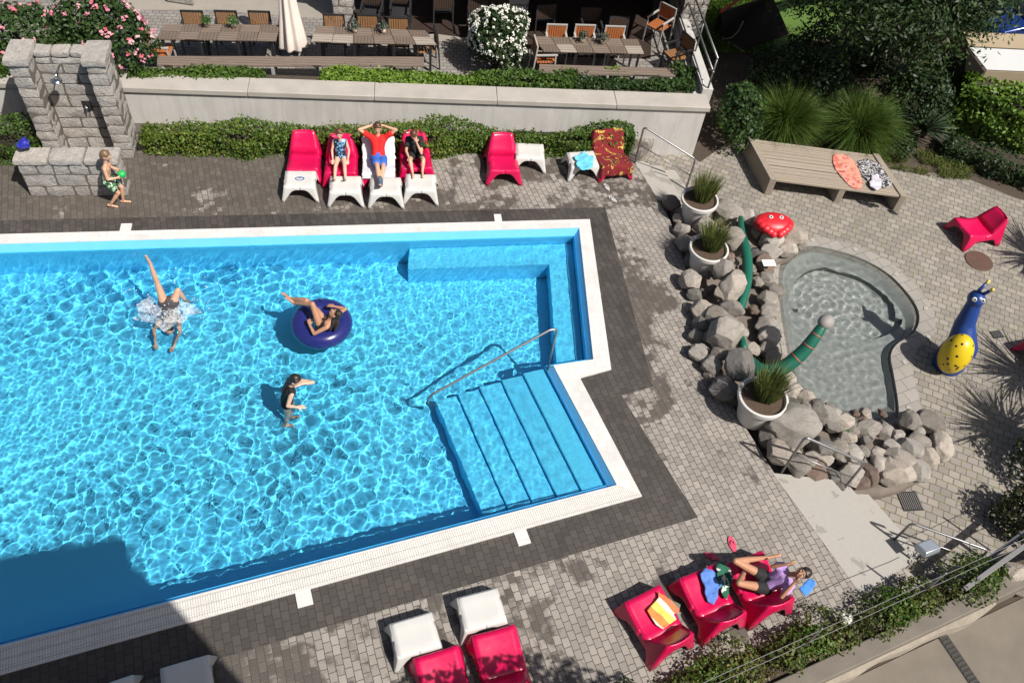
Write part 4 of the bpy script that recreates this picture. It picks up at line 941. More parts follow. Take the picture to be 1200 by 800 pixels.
# ================================================================== WHITE POTS WITH GRASS
m_pot=plastic('white_pot',(.60,.58,.55),.4); m_bark=pm('bark_mulch',(.07,.045,.03),.95,.5,30,.8,60)
m_pgrass=leafm('pot_grass_blade',[(.07,.10,.025),(.13,.17,.045),(.24,.25,.08)],.25)
def potgrass(px,py,z,s,lab,tilt):
    p=G(px,py,z); t=thing('grass_pot',lab,'flower pot',tuple(p),0,'white pots of ornamental grass among the rocks')
    b=B(); b.lathe([(.215*s,0),(.235*s,.06*s),(.305*s,.44*s),(.345*s,.45*s),(.35*s,.53*s),(.315*s,.535*s),(.295*s,.47*s)],p,40); b.obj('pot',m_pot,t,smooth=False,bevel=.008)
    b=B(); b.lathe([(.0,.485*s),(.298*s,.475*s)],p,28); b.obj('soil',m_bark,t)
    k=750; a=rng.uniform(0,6.28,k); r=np.sqrt(rng.uniform(0,1,k))*.15*s; base=np.array(p)+np.stack([r*np.cos(a)+.05,r*np.sin(a)+.06,np.full(k,.47*s)],1)
    L=rng.uniform(.3,.62,k)*s; out=rng.uniform(.03,.42,k); tip=base+np.stack([np.cos(a)*out*L,np.sin(a)*out*L,L*np.sqrt(np.maximum(.2,1-out**2))],1); blades('grass',base,tip,.011,m_pgrass,t,.12)
potgrass(812,257,0,1.1,'white pot of ornamental grass nearest the steps, uppermost of three',0); potgrass(822,314,.0,1.1,'white pot of ornamental grass between the rocks, middle of three',0); potgrass(881,489,0,1.22,'largest white pot of ornamental grass, beside the big granite boulder',0)

# ================================================================== PLAYGROUND FIGURES
m_green=plastic('painted_green',(.008,.115,.075),.4); m_pink=plastic('faded_red_paint',(.35,.10,.07),.5); m_head=pm('grey_stone_head',(.26,.24,.23),.6,.2,8,.3,40)
SN=thing('snake_figure','green painted snake figure winding between rocks with a grey stone head over the paddling pool','play figure',tuple(G(880,440,-.2)))
def snake(pts,rs,name):
    P=[Vector(p) for p in pts]; out=[];rr=[]
    for i in range(len(P)-1):
        a,b_,c,d=P[max(i-1,0)],P[i],P[i+1],P[min(i+2,len(P)-1)]
        for k in range(8):
            t=k/8; out.append(.5*((2*b_)+(c-a)*t+(2*a-5*b_+4*c-d)*t*t+(3*b_-a-3*c+d)*t**3)); rr.append(rs[i]*(1-t)+rs[i+1]*t)
    out.append(P[-1]); rr.append(rs[-1]); b=B(); b.tube(out,rr,14); return b.obj(name,m_green,SN,smooth=True),out,rr
_,o1,r1=snake([G(868,255,.22),G(869,272,.26),G(874,292,.25),(G(876,312,.2)),G(875,332,.17),G(870,352,.14),G(866,366,.10)],[.05,.075,.10,.10,.095,.09,.08],'tail')
b=B(); b.cap(o1[0],o1[0]+(o1[0]-o1[1])*.6,.052,.03); b.obj('tail_tip',m_pink,SN,smooth=True)
snake([G(869,396,.12),G(871,405,.16),G(873,412,.12)],[.06,.075,.06],'coil')
_,o2_,r2=snake([G(878,424,.0),G(890,434,.1),G(905,435,.14),G(922,428,.28),G(940,413,.52),G(954,396,.78),G(963,383,.95)],[.12,.14,.14,.135,.125,.11,.09],'neck')
b=B()
for k in (29,36,42): 
    c=o2_[k]; t_=(o2_[k+1]-o2_[k-1]).normalized(); b.tube([c-t_*.012,c+t_*.012],r2[k]*1.035,14)
b.obj('neck_stripe',m_pink,SN,smooth=True)
hd=G(968,377,1.02); b=B(); b.ell(hd,(.155,.135,.13),Matrix.Rotation(R(35),3,'Z')); b.obj('head',m_head,SN,smooth=True)
# crab
m_crab=plastic('painted_crab_red',(.62,.018,.03),.4); m_black=pm('painted_black',(.012,.012,.014),.45); m_eyew=pm('painted_white',(.75,.74,.7),.45)
cp=G(907,262,.22); CR=thing('crab_figure','smiling red painted crab figure lying on a rock beside the paddling pool','play figure',tuple(cp)); cr=Matrix.Rotation(R(8),3,'Z')
def cl(x,y,z): return cp+cr@Vector((x,y,z))
b=B(); b.ell(cl(0,.02,-.02),(.43,.29,.18),cr); b.ell(cl(0,-.1,-.03),(.3,.17,.13),cr)
b.obj('body',m_crab,CR,remesh=.02,sm=3,smooth=True)
for s in (-1,1):
    b=B()
    for i,(x,y,z,rx) in enumerate([(.30,-.02,.03,.11),(.27,-.10,.03,.10),(.21,-.17,.02,.10),(.14,-.23,.0,.095),(.07,-.28,-.02,.085)]): b.ell(cl(s*x,y,z),(rx,.095,.085),cr)
    b.obj('claw',m_crab,CR,remesh=.016,sm=1,smooth=True)
    e=cl(s*.11,.03,.15); b=B(); b.ell(e,(.05,.045,.035),cr); ey=b.obj('eye',m_eyew,CR,smooth=True); b=B(); b.ell(e+cr@Vector((0,-.018,.022)),(.024,.022,.018),cr); b.obj('pupil',m_black,ey,smooth=True)
b=B(); b.tube([cl(.22*math.cos(a),-.01+.10*math.sin(a),.135-.03*abs(math.sin(a))) for a in [R(200+14*i) for i in range(11)]],.012); b.obj('mouth',pm('crab_line',(.25,.008,.012),.5),CR,smooth=True)
# snail
m_blue=plastic('painted_blue',(.012,.05,.22),.3); m_yel=None
t=NT('yellow_with_black_dots'); v=t.coord(); vo=t.n('ShaderNodeTexVoronoi'); vo.inputs['Scale'].default_value=8.5; vo.inputs['Randomness'].default_value=.75; t.l(v,vo.inputs['Vector'])
t.base(t.mix(t.math('LESS_THAN',vo.outputs['Distance'],.24),(.62,.44,.012),(.02,.02,.02))); t.rough(.35); m_yel=t.m
SNL=thing('snail_figure','tall blue and yellow spotted snail figure with two feelers beside the paddling pool','play figure',tuple(G(1110,436,PLZ)))
foot=G(1109,428,PLZ); hdp=G(1144,350,PLZ+1.45); ax=(hdp-foot)
sp_=lambda k,dx=0: foot+ax*k
b=B(); b.cap(foot+Vector((0,0,.12)),foot+Vector((0,0,.34))+ax*.05,.30,.30,20); b.cap(foot+Vector((.05,.05,.5)),sp_(.62),.29,.19,18); b.cap(sp_(.6),sp_(.92),.19,.135,18); b.ell(hdp,(.155,.17,.16)); 
b.obj('body',m_blue,SNL,remesh=.018,sm=3,smooth=True)
b=B(); shc=G(1119,412,PLZ+.55)+Vector((0,-.05,0)); zq=(ax.normalized()*.6+Vector((0,0,1))*.6).normalized(); rq=zq.to_track_quat('Z','Y').to_matrix(); b.ell(shc,(.285,.275,.45),rq,28,18); b.obj('shell',m_yel,SNL,smooth=True)
for s,(tx,ty) in ((-1,(1157,331)),(1,(1162,340))):
    tip=G(tx,ty,PLZ+1.78); st=hdp+Vector((s*.06,.02,.1)); b=B(); b.tube([st,tip],[.035,.028],10); f=b.obj('feeler',m_blue,SNL,smooth=True); b=B(); b.cap(tip,tip+(tip-st).normalized()*.03,.036,.034); b.obj('feeler_tip',pm('pale_yellow_paint',(.6,.5,.12),.4),f,smooth=True)
    e=hdp+Vector((-.03+s*.075,-.11,.085)); b=B(); b.ell(e,(.045,.04,.045)); ey=b.obj('eye',m_eyew,SNL,smooth=True); b=B(); b.ell(e+Vector((0,-.025,.022)),(.02,.02,.024)); b.obj('pupil',m_black,ey,smooth=True)

# ================================================================== WOODEN PLATFORM, DRAINS, SANDALS
PZ=-.02
q=[G(876,162,PZ),G(1030,182,PZ),G(1063,232,PZ),G(902,210,PZ)]
WP=thing('wooden_platform','low weathered wooden lying platform with towels on its right end','platform',tuple(sum(q,Vector())/4))
wx=(q[1]-q[0]); wx.z=0; wang=math.atan2(wx.y,wx.x); m_plat=woodm('platform_planks',(.34,.285,.225),wang,.11,.45); m_platd=pm('platform_beam',(.27,.23,.185),.8,.25,4,.3,40)
wx=wx.normalized(); wyv=(q[3]-q[0]); wyv.z=0; PL=(q[1]-q[0]).length; PW=wyv.length; wyv.normalize()
b=B(); nb=11
for i in range(nb):
    a0=PW*(i+.06)/nb; a1=PW*(i+.94)/nb; P_=[q[0]+wx*.16+wyv*a0,q[0]+wx*(PL-.16)+wyv*a0,q[0]+wx*(PL-.16)+wyv*a1,q[0]+wx*.16+wyv*a1]; b.prism([(p.x,p.y) for p in P_],PZ-.05,PZ-.004*(i%2))
b.obj('planks',m_plat,WP,bevel=.004)
for a in (.0,PL-.155):
    P_=[q[0]+wx*a-wyv*.02,q[0]+wx*(a+.15)-wyv*.02,q[0]+wx*(a+.15)+wyv*(PW+.02),q[0]+wx*a+wyv*(PW+.02)]; b=B(); b.prism([(p.x,p.y) for p in P_],PLZ,PZ+.03); b.obj('end_board',m_platd,WP,bevel=.01)
for a in (.52,):
    P_=[q[0]+wx*(PL*a)+wyv*.05,q[0]+wx*(PL*a+.14)+wyv*.05,q[0]+wx*(PL*a+.14)+wyv*(PW-.02),q[0]+wx*(PL*a)+wyv*(PW-.02)]; b=B(); b.prism([(p.x,p.y) for p in P_],PLZ,PZ-.053); b.obj('middle_support',m_platd,WP,bevel=.01)
def cloth(name,px,z,mat,lab,cat,thick=.03,sub=14,amp=.03,seed=1,group=None,fold=9.0,drop=None,rag=.5,sm_=None):
    """crumpled cloth: outline in pixels at height z, filled with a folded grid"""
    poly=smooth_loop([G2(*p,z) for p in px],(2 if rag else 1) if sm_ is None else sm_); cx=sum(p[0] for p in poly)/len(poly); cy=sum(p[1] for p in poly)/len(poly); poly=[(cx+(p[0]-cx)*(1+rag*noise.noise(Vector((p[0]*5,p[1]*5,seed)))+rag*.45*noise.noise(Vector((p[0]*17,p[1]*17,seed)))),cy+(p[1]-cy)*(1+rag*noise.noise(Vector((p[0]*5,p[1]*5,seed+9)))+rag*.45*noise.noise(Vector((p[0]*17,p[1]*17,seed+4))))) for p in poly]; bm=bmesh.new(); vs_=[bm.verts.new((p[0],p[1],0)) for p in poly]; bm.faces.new(vs_); bmesh.ops.triangulate(bm,faces=bm.faces)
    for _ in range(4):
        bmesh.ops.subdivide_edges(bm,edges=[e for e in bm.edges if e.calc_length()>.045],cuts=1); bmesh.ops.triangulate(bm,faces=bm.faces)
    o=Vector((seed*3.1,seed*1.7,seed))
    for v in bm.verts:
        p=v.co*1.0; ph=noise.noise(p*2.2+o)*3.0
        h=abs(math.sin(fold*(p.x*math.cos(seed)+p.y*math.sin(seed))+ph))*.5+noise.noise(p*7+o)*.5+abs(noise.noise(p*17+o))*.5
        v.co.z=z+amp*(h+.45)
        if drop: v.co.z=drop(v.co)+amp*(h+.4)
    me=bpy.data.meshes.new(name); bm.to_mesh(me); bm.free(); me.materials.append(mat); me.shade_smooth(); ob=bpy.data.objects.new(name,me); COL.objects.link(ob)
    md=ob.modifiers.new('s','SOLIDIFY'); md.thickness=.012; md.offset=1
    tag(ob,lab,cat,group); return ob
def fabric(name,stops,scale=6,rough=.9,kind='noise',rot=0,const=True,dist=0):
    t=NT(name); v=t.coord(rot=rot)
    if kind=='noise': f=t.noise(v,scale,3,.5,dist)
    else:
        w=t.n('ShaderNodeTexWave',wave_type='BANDS',bands_direction='X'); w.inputs['Scale'].default_value=scale; w.inputs['Distortion'].default_value=dist; t.l(v,w.inputs['Vector']); f=w.outputs['Fac']
    t.base(t.ramp(f,stops,const) if len(stops)>1 else stops[0][1]); t.rough(rough); t.bump(t.noise(v,300,2),.2,.003); return t.m
cloth('towel',[(975,181),(985,180),(998,186),(1006,198),(1012,222),(999,222),(986,209),(976,195)],PZ,fabric('coral_towel',[(0,(.50,.13,.10)),(.45,(.55,.26,.19)),(.6,(.42,.08,.08))],3,dist=1.5),'coral pink towel with pale swirls spread on the wooden platform','towel',amp=.02,seed=2,rag=.0)
cloth('towel',[(1004,188),(1020,188),(1034,197),(1047,220),(1034,221),(1016,214),(1006,200)],PZ,fabric('black_white_cloth',[(0,(.03,.03,.035)),(.5,(.55,.54,.55)),(.58,(.03,.03,.035))],16,dist=.5),'black and white patterned cloth crumpled at the right end of the wooden platform','cloth',amp=.03,seed=3,rag=.2)
cloth('cap',[(1018,214),(1023,206),(1030,206),(1033,214),(1031,222),(1020,222)],PZ+.03,pm('cap_white',(.5,.48,.55),.8,.05),'white cloth cap lying on the patterned cloth on the platform','cap',amp=.05,seed=5)
def flipflop(px,py,z,rz,mat,lab,grp,L=.24,roll=0):
    p=G(px,py,z); m3=Matrix.Rotation(rz,3,'Z')@Matrix.Rotation(roll,3,'Y'); t=thing('flip_flop',lab,'sandal',tuple(p),0,grp); b=B(); out=[]
    for k in range(20):
        a=2*math.pi*k/20; y=math.cos(a)*L/2; w=(.042+.008*math.cos(a)*1.0-.006*math.cos(2*a))*L/.24; out.append((w*math.sin(a),y))
    vs_=[p+m3@Vector((x,y,zz)) for zz in (0,.02) for x,y in out]; n=20; b.add(vs_,[(i,(i+1)%n,n+(i+1)%n,n+i) for i in range(n)]+[tuple(range(n,2*n)),tuple(range(n-1,-1,-1))]); b.obj('sole',mat,t)
    b=B(); b.tube([p+m3@Vector(q_) for q_ in ((-.036,-.01,.018),(-.024,.03,.045),(0,.062,.022),(.024,.03,.045),(.036,-.01,.018))],.008,6); b.obj('strap',mat,t,smooth=True); return t
m_bsand=pm('black_rubber',(.02,.02,.022),.6,.2,20); m_psand=pm('pink_rubber',(.55,.06,.12),.6,.2,20)
for i,(x,y,a) in enumerate([(1010,238,60),(1017,240,40),(1024,241,75),(1046,249,60)]): flipflop(x,y,PLZ+.003,R(a),m_bsand,['black sandal under the platform edge, left of three close together','black sandal under the platform edge, middle of three close together','black sandal under the platform edge, right of three close together','black sandal lying apart below the right corner of the platform'][i],'black sandals by the platform')
for i,(x,y,a) in enumerate([(711,220,30),(718,234,50)]): flipflop(x,y,.003,R(a),pm('grey_rubber',(.4,.39,.38),.7),['pale flip-flop on the deck just below the towel-covered chair','pale flip-flop on the deck farther below the towel-covered chair'][i],'pale flip-flops on the deck')
flipflop(834,652,.003,R(75),m_psand,'pink flip-flop lying on the deck behind the chair with blue clothes','pink flip-flops')
m_cast=pm('cast_iron_lid',(.10,.055,.04),.7,.3,9,.3,50)
p=G(1147,306,PLZ); MH=thing('manhole_cover','round rusty brown manhole cover in the plaza paving','manhole cover',tuple(p)); b=B(); b.lathe([(.0,.022),(.29,.022),(.30,.012),(.30,.0)],p,40); b.obj('lid',m_cast,MH); b=B()
for i in range(-4,5):
    w=math.sqrt(max(.01,.26**2-(i*.055)**2)); b.box(p+Vector((0,i*.055,.024)),(2*w,.012,.008))
b.obj('ribs',m_cast,MH)
def drainbox(px,py,rz,w,h,lab,grp):
    p=G(px,py,PLZ); t=thing('drain_grate',lab,'drain',tuple(p),0,grp); m3=Matrix.Rotation(rz,3,'Z'); b=B(); b.box(p+Vector((0,0,.006)),(w,h,.012),rz); b.obj('frame',m_iron,t)
    b=B(); n=int(w/.035)
    for i in range(n): b.box(p+m3@Vector((-w/2+.02+i*(w-.04)/(n-1),0,.016)),(.014,h-.05,.012),rz)
    b.obj('bars',pm('grate_bar',(.2,.19,.18),.5,.1,10,0,metal=.4),t)
drainbox(1066,587,R(12),.36,.36,'square dark drain grate in the plaza below the rock heap','square drain grates in the plaza'); drainbox(1168,392,R(20),.24,.18,'small dark drain grate in the plaza right of the snail figure','square drain grates in the plaza')
# ================================================================== PLANTS
m_hedge=leafm('hedge_leaf',[(.028,.06,.010),(.06,.115,.018),(.10,.17,.028),(.16,.21,.035)])
m_hedgey=leafm('hedge_leaf_tips',[(.022,.05,.008),(.05,.10,.014),(.085,.145,.02),(.14,.19,.03),(.22,.21,.045)])
m_lime=leafm('lime_leaf',[(.04,.09,.012),(.09,.17,.02),(.15,.25,.03),(.22,.31,.05)])
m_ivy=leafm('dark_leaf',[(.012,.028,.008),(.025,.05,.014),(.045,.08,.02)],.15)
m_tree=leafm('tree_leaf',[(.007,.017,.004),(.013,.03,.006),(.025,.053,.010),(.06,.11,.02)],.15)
m_bush=leafm('bush_leaf',[(.018,.04,.012),(.04,.08,.02),(.07,.12,.03)])
m_twig=pm('twig_wood',(.035,.028,.018),.95,.4,14,.6,30); m_bark2=pm('tree_bark',(.10,.08,.06),.95,.35,9,.7,30)
def hedge(name,lab,a,c,dv,z0,h,n,size,mat,group=None,rag=.07,cat='hedge',bare=0):
    a=Vector(a);c=Vector(c);dv=Vector(dv); t=thing(name,lab,cat,tuple((a+c)/2),0,group); L=(c-a).length; x=(c-a)/L; D=dv.length; y=dv/D
    b=B(); i=.13*min(1,D/.5); q=[a+x*i+y*i,c-x*i+y*i,c-x*i+dv-y*i,a+x*i+dv-y*i]; b.prism([(p.x,p.y) for p in q],z0,z0+h-.12); b.obj('twigs',m_twig,t)
    # points on the faces of the box, pushed in and out
    A=[L*D,L*h,L*h*.5,D*h,D*h]; pr=np.array(A)/sum(A); f=rng.choice(5,n,p=pr); s=rng.uniform(0,1,n); w=rng.uniform(0,1,n)
    X=np.where(f==3,0,np.where(f==4,1,s)); Y=np.where(f==1,0,np.where(f==2,1,np.where(f==0,w,np.where(f>=3,w,0)))); Z=np.where(f==0,1,np.where(f>=3,s,w))
    nx=np.array([[0,0,1],[0,-1,0],[0,1,0],[-1,0,0],[1,0,0]])[f].astype(float)
    P=np.array(a)[None]+np.outer(X*L,np.array(x))+np.outer(Y*D,np.array(y)); P[:,2]=z0+Z*h
    Nw=np.outer(nx[:,0],np.array(x))+np.outer(nx[:,1],np.array(y)); Nw[:,2]+=nx[:,2]
    off=lump(P,2.6,rag,3)+lump(P,7,rag*.7,4)-np.abs(rng.normal(0,.06,n))+.02*(rng.uniform(0,1,n)<.06)*4
    P=P+Nw*off[:,None]
    rv=np.clip(rng.normal(.42,.2,n)+lump(P,1.3,.18,8),0,1); leaves('foliage',P,Nw,size,mat,t,.6,.7,rv=rv); return t
hb=G(165,183); he=G(742,184); hb.z=he.z=0; hx=(he-hb).normalized(); hn=Vector((-hx.y,hx.x,0))
hs_=lambda q:up(q,0)
# clipped hedge before the wall, right and left of the shower
hedge('hedge','long clipped green hedge along the foot of the terrace wall behind the red chairs',hb+hx*.05,he-hx*.02,hn*.5,0,.50,24000,.064,m_hedgey,rag=.10)
lw=G(0,190); lw.z=0; hedge('hedge','short piece of clipped hedge left of the granite shower wall',lw-hx*3,pL+sy*.95-sx*.05,hn*.7,0,.6,7000,.064,m_hedge,rag=.10)
# planted strip behind the coping
def ter_pt(px,py,z=.92): return G(px,py,z)
for (x0,x1,y0,y1,h,n,mm,l) in [(150,308,91,92.5,.17,4200,m_hedge,'low green hedge behind the coping, between the rose bush and the bench gap'),(376,560,93.5,97,.18,5200,m_lime,'low bright green hedge behind the coping below the middle table'),(560,675,97,99,.20,3300,m_hedge,'low green hedge behind the coping below the white-flowered bush'),(675,815,100.5,103.5,.17,3000,m_bush,'thin brownish green planting behind the coping below the right table'),(-140,8,93,92,.42,3800,m_hedge,'low hedge behind the coping left of the shower wall')]:
    hedge('low_hedge',l,up(ter_pt(x0,y0),0),up(ter_pt(x1,y1),0),wn*.36,.78,h,n,.075,mm,'low hedges behind the terrace coping',.06)
def bush(name,lab,cat,c,rad,n,size,mat,group=None,flower=None,nf=0,fs=.09,fm=None,seed=1,stem=True,lowcut=-.6):
    c=Vector(c); t=thing(name,lab,cat,(c.x,c.y,c.z-rad[2]),0,group); d=unit(rng.normal(0,1,(n,3))); d=d[d[:,2]>lowcut]; r=rng.uniform(.35,1,(len(d),1))**.45
    k=1+lump(d,2.6,.16,seed)+lump(d,5.5,.12,seed+1); P=np.array(c)+d*r*k[:,None]*np.array(rad); leaves('foliage',P,d,size,mat,t,.6,.8,rv=np.clip(rng.normal(.45,.22,len(d))+lump(P,2.2,.15,seed),0,1))
    if stem:
        b=B()
        for i in range(7):
            a=i*.9+seed; e=c+Vector((math.cos(a)*rad[0]*.6,math.sin(a)*rad[1]*.6,rad[2]*rnd.uniform(.0,.6))); b.tube([(c.x+.05*math.cos(a),c.y+.05*math.sin(a),c.z-rad[2]),(c+e)/2+Vector((0,0,-rad[2]*.3)),e],[.022,.016,.007],6)
        b.obj('stems',m_twig,t)
    if nf:
        d=unit(rng.normal(0,1,(nf*3,3))); d=d[(d[:,2]>-.25)&(d[:,1]<.75)][:nf]; k=1+lump(d,2.6,.16,seed)+lump(d,5.5,.12,seed+1); P=np.array(c)+d*k[:,None]*np.array(rad)*1.02
        PP=np.repeat(P,7,0)+rng.normal(0,fs*.30,(len(P)*7,3)); rv=np.repeat(rng.uniform(0,1,len(P)),7); leaves('blossom',PP,np.repeat(d,7,0)+np.array([.2,-.4,.5]),fs*.62,fm,t,.9,.6,rv=rv)
    return t
m_pinkf=leafm('pink_petal',[(.55,.10,.20),(.65,.20,.30),(.70,.42,.45),(.62,.08,.14)],.2); m_whitef=leafm('white_petal',[(.70,.70,.62),(.78,.77,.72)],.2)
p=G(120,42,TER+.95); bush('rose_bush','big pink-flowering rose bush behind the right pillar of the shower wall','bush',p,(1.0,.85,.95),6000,.10,m_bush,None,1,75,.085,m_pinkf,3)
p=G(28,46,TER+.85); bush('rose_bush','pink-flowering rose bush at the top left corner behind the shower wall','bush',p,(1.15,.8,.8),5200,.10,m_bush,None,1,55,.085,m_pinkf,6)
p=G(583,46,TER+.78); bush('white_flowering_bush','upright bush covered in white flowers between two terrace tables','bush',p,(.66,.6,.78),5200,.085,m_ivy,None,1,260,.055,m_whitef,11)
bush('box_bush','small green bush behind the coping at the right end of the terrace','bush',G(800,92,TER+.3),(.38,.35,.4),1500,.07,m_bush,None,seed=14)
bush('box_bush','small bright leafy clump behind the coping below the middle of the right table','bush',G(717,92,TER+.25),(.32,.22,.28),700,.08,m_lime,None,seed=15)
# garden right of the terrace
GZ=PLZ
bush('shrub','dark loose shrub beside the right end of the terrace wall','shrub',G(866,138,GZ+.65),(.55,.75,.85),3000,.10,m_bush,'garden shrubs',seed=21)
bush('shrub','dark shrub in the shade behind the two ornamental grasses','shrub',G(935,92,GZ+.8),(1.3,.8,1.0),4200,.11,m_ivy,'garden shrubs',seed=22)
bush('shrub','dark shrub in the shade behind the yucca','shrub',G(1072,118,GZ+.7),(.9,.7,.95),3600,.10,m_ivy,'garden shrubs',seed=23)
bush('shrub','added dark shrub filling the shaded gap between the big tree and the canvas tent','shrub',G(1062,72,GZ+.6),(1.1,.8,.9),3600,.10,m_ivy,'garden shrubs',seed=26)  # added to darken bare soil where the garden lies in shade
bush('shrub','added dark shrub filling the shaded ground below the big tree, right of the dark tent','shrub',G(985,60,GZ+.5),(1.5,.8,.8),4000,.10,m_ivy,'garden shrubs',seed=27)  # also put in as dark fill for shaded ground
bush('shrub','low dark shrub between the second ornamental grass and the yucca','shrub',G(1048,170,GZ+.25),(.5,.4,.42),1300,.09,m_ivy,'garden shrubs',seed=24)
m_fount=leafm('fountain_grass_blade',[(.03,.06,.012),(.06,.12,.018),(.10,.175,.028),(.17,.20,.06)],.3)
def fountain(px,py,r,h,lab):
    p=G(px,py,GZ); t=thing('ornamental_grass',lab,'grass clump',tuple(p),0,'big ornamental grasses'); k=8000; a=rng.uniform(0,6.283,k); out=rng.uniform(0,1,k)**.6*1.3*(1+.2*np.sin(a*5+px)+.15*np.sin(a*11)); a=a+rng.normal(0,.16,k)
    base=np.array(p)+np.stack([np.cos(a)*.22*rng.uniform(0,1,k),np.sin(a)*.22*rng.uniform(0,1,k),np.zeros(k)],1); L=rng.uniform(.6,1.1,k)*h*(1+.10*np.sin(a*7+px))
    tip=base+np.stack([np.cos(a)*np.sin(out)*L*r,np.sin(a)*np.sin(out)*L*r,np.cos(out)*L*.92],1); blades('blades',base,tip+rng.normal(0,.05,(k,3)),.010,m_fount,t,.24); return t
fountain(913,158,.84,1.3,'big rounded ornamental grass left of the other, behind the wooden platform'); fountain(997,167,.86,1.35,'big rounded ornamental grass right of the other, beside the yucca')
p=G(1080,160,GZ+.1); t=thing('yucca','spiky grey-green yucca beside the ornamental grasses','plant',tuple(p)); k=150; d=unit(rng.normal(0,1,(k,3))); d[:,2]=np.abs(d[:,2])*.9+.05; d=unit(d); base=np.repeat(np.array([p]),k,0)+np.array([0,0,.2]); blades('leaves',base,base+d*rng.uniform(.5,.85,(k,1)),.05,leafm('yucca_leaf',[(.03,.055,.03),(.06,.09,.05),(.11,.14,.09)],.1),t,.04); b=B(); b.tube([p,p+Vector((0,0,.25))],.07); b.obj('trunk',m_bark2,t,smooth=True)
hedge('hedge','tall clipped light green hedge before the tent at the right edge',up(G(1103,150,GZ),0),up(G(1290,214,GZ),0),Vector((.35,1.0,0)),GZ,1.15,9500,.105,m_lime,rag=.10)
hedge('ivy_bank','low dark creeper bank below the light green hedge at the right edge','creeper'and up(G(1098,188,GZ),0),up(G(1300,258,GZ),0),Vector((.25,.8,0)),GZ,.45,5200,.08,m_ivy,rag=.10,cat='creeper')
# grass tufts at the border of the plaza
k=2600; pts=[]
while len(pts)<k:
    x,y=rnd.uniform(1020,1135),rnd.uniform(178,212)
    if noise.noise(Vector((x*.05,y*.1,2)))>-.05 and y<186+(x-1020)*.19+8: pts.append(tuple(G(x,y,GZ)))
P=np.array(pts); tp=P+np.stack([rng.normal(0,.07,k),rng.normal(0,.07,k),rng.uniform(.07,.2,k)],1); o=blades('border_grass',P,tp,.012,leafm('border_grass_blade',[(.06,.10,.02),(.13,.17,.04),(.24,.22,.08)],.2)); tag(o,'short dry and green grass along the plaza border below the yucca','grass',kind='stuff')
# lawn blades
k=9000; pts=[]
while len(pts)<k: x,y=rnd.uniform(808,905),rnd.uniform(-10,62); pts.append(tuple(G(x,y,PLZ+.01)))
P=np.array(pts); tp=P+np.stack([rng.normal(0,.03,k),rng.normal(0,.03,k),rng.uniform(.05,.1,k)],1); o=blades('lawn_grass',P,tp,.014,leafm('lawn_blade',[(.06,.12,.012),(.10,.19,.02),(.16,.25,.035)],.25)); tag(o,'sunlit lawn grass beside the terrace pillar','grass',kind='stuff')
# big tree: trunk, limbs, leaf sprays
def tree(px,py,zc,trunk_px,rad,n,size,mat,lab,seed,name='broad_tree',clumps=90,zfloor=.9):
    c=G(px,py,zc); tb=G(*trunk_px,GZ); t=thing(name,lab,'tree',tuple(tb)); r=random.Random(seed); cl_=[]
    for _ in range(clumps):
        d=Vector((r.gauss(0,1),r.gauss(0,1),r.gauss(0,.8))).normalized()*r.uniform(.45,1)**.5; q=c+Vector((d.x*rad[0],d.y*rad[1],d.z*rad[2]))
        if q.z>GZ+zfloor: cl_.append(q)
    b=B(); top=Vector((c.x,c.y,c.z)); b.tube([tb,tb.lerp(top,.4)+Vector((.1,.05,0)),top],[.24,.19,.10],10); b.obj('trunk',m_bark2,t,smooth=True)
    b=B()
    for q in cl_[::3]: s=tb.lerp(top,r.uniform(.35,.95)); b.tube([s,s.lerp(q,.5)+Vector((0,0,.15)),q],[.055,.035,.012],6)
    b.obj('limbs',m_bark2,t,smooth=True)
    per=n//len(cl_); C=np.repeat(np.array(cl_),per,0); k=len(C); d=rng.normal(0,1,(k,3))*np.array([.34,.34,.2]); P=C+d; Nn=unit(P-np.array(c))*.7+np.array([0,0,.5]); leaves('crown',P,Nn,size,mat,t,.36,.6,rv=np.clip(np.repeat(rng.uniform(0,.8,len(cl_)),per)*.6+rng.normal(.2,.15,k),0,1)); return t
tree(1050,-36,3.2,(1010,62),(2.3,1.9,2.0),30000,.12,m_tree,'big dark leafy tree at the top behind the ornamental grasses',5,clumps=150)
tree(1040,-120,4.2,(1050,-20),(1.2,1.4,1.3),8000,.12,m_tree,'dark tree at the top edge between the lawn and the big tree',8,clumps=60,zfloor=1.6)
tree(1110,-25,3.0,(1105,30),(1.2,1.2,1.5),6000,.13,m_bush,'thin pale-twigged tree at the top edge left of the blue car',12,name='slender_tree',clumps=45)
# plants at the right edge throwing spiky shade over the plaza
def palm(c,h,lab,k=240,L=1.3,name='spiky_shrub'):
    c=Vector(c); t=thing(name,lab,'shrub',tuple(c),0,'spiky shrubs at the right edge'); b=B(); b.tube([c,c+Vector((.05,0,h))],[.09,.06]); b.obj('trunk',m_bark2,t,smooth=True)
    d=unit(rng.normal(0,1,(k,3))+np.array([0,0,.35])); o=np.array(c)+np.array([.05,0,h]); base=np.repeat(o[None],k,0)-d*np.array([0,0,.3]); blades('leaves',base,base+d*rng.uniform(.6,1,(k,1))*L,.045,m_ivy,t,.06); return t
palm(tuple(G(1240,545,GZ)),1.35,'dark spiky shrub beyond the right edge beside the rock heap',300,1.35); palm(tuple(G(1250,470,GZ)),1.2,'dark spiky shrub beyond the right edge below the snail figure',260,1.25)
palm(tuple(G(1262,330,GZ)),1.3,'dark spiky shrub beyond the right edge beside the manhole cover',240,1.3)
bush('shrub','dark reddish shrub in the right lower corner of the plaza','shrub',G(1200,604,GZ+.35),(.48,.5,.5),1900,.085,leafm('dark_red_leaf',[(.02,.03,.012),(.04,.05,.018),(.10,.06,.03)],.15),'garden shrubs',seed=31)
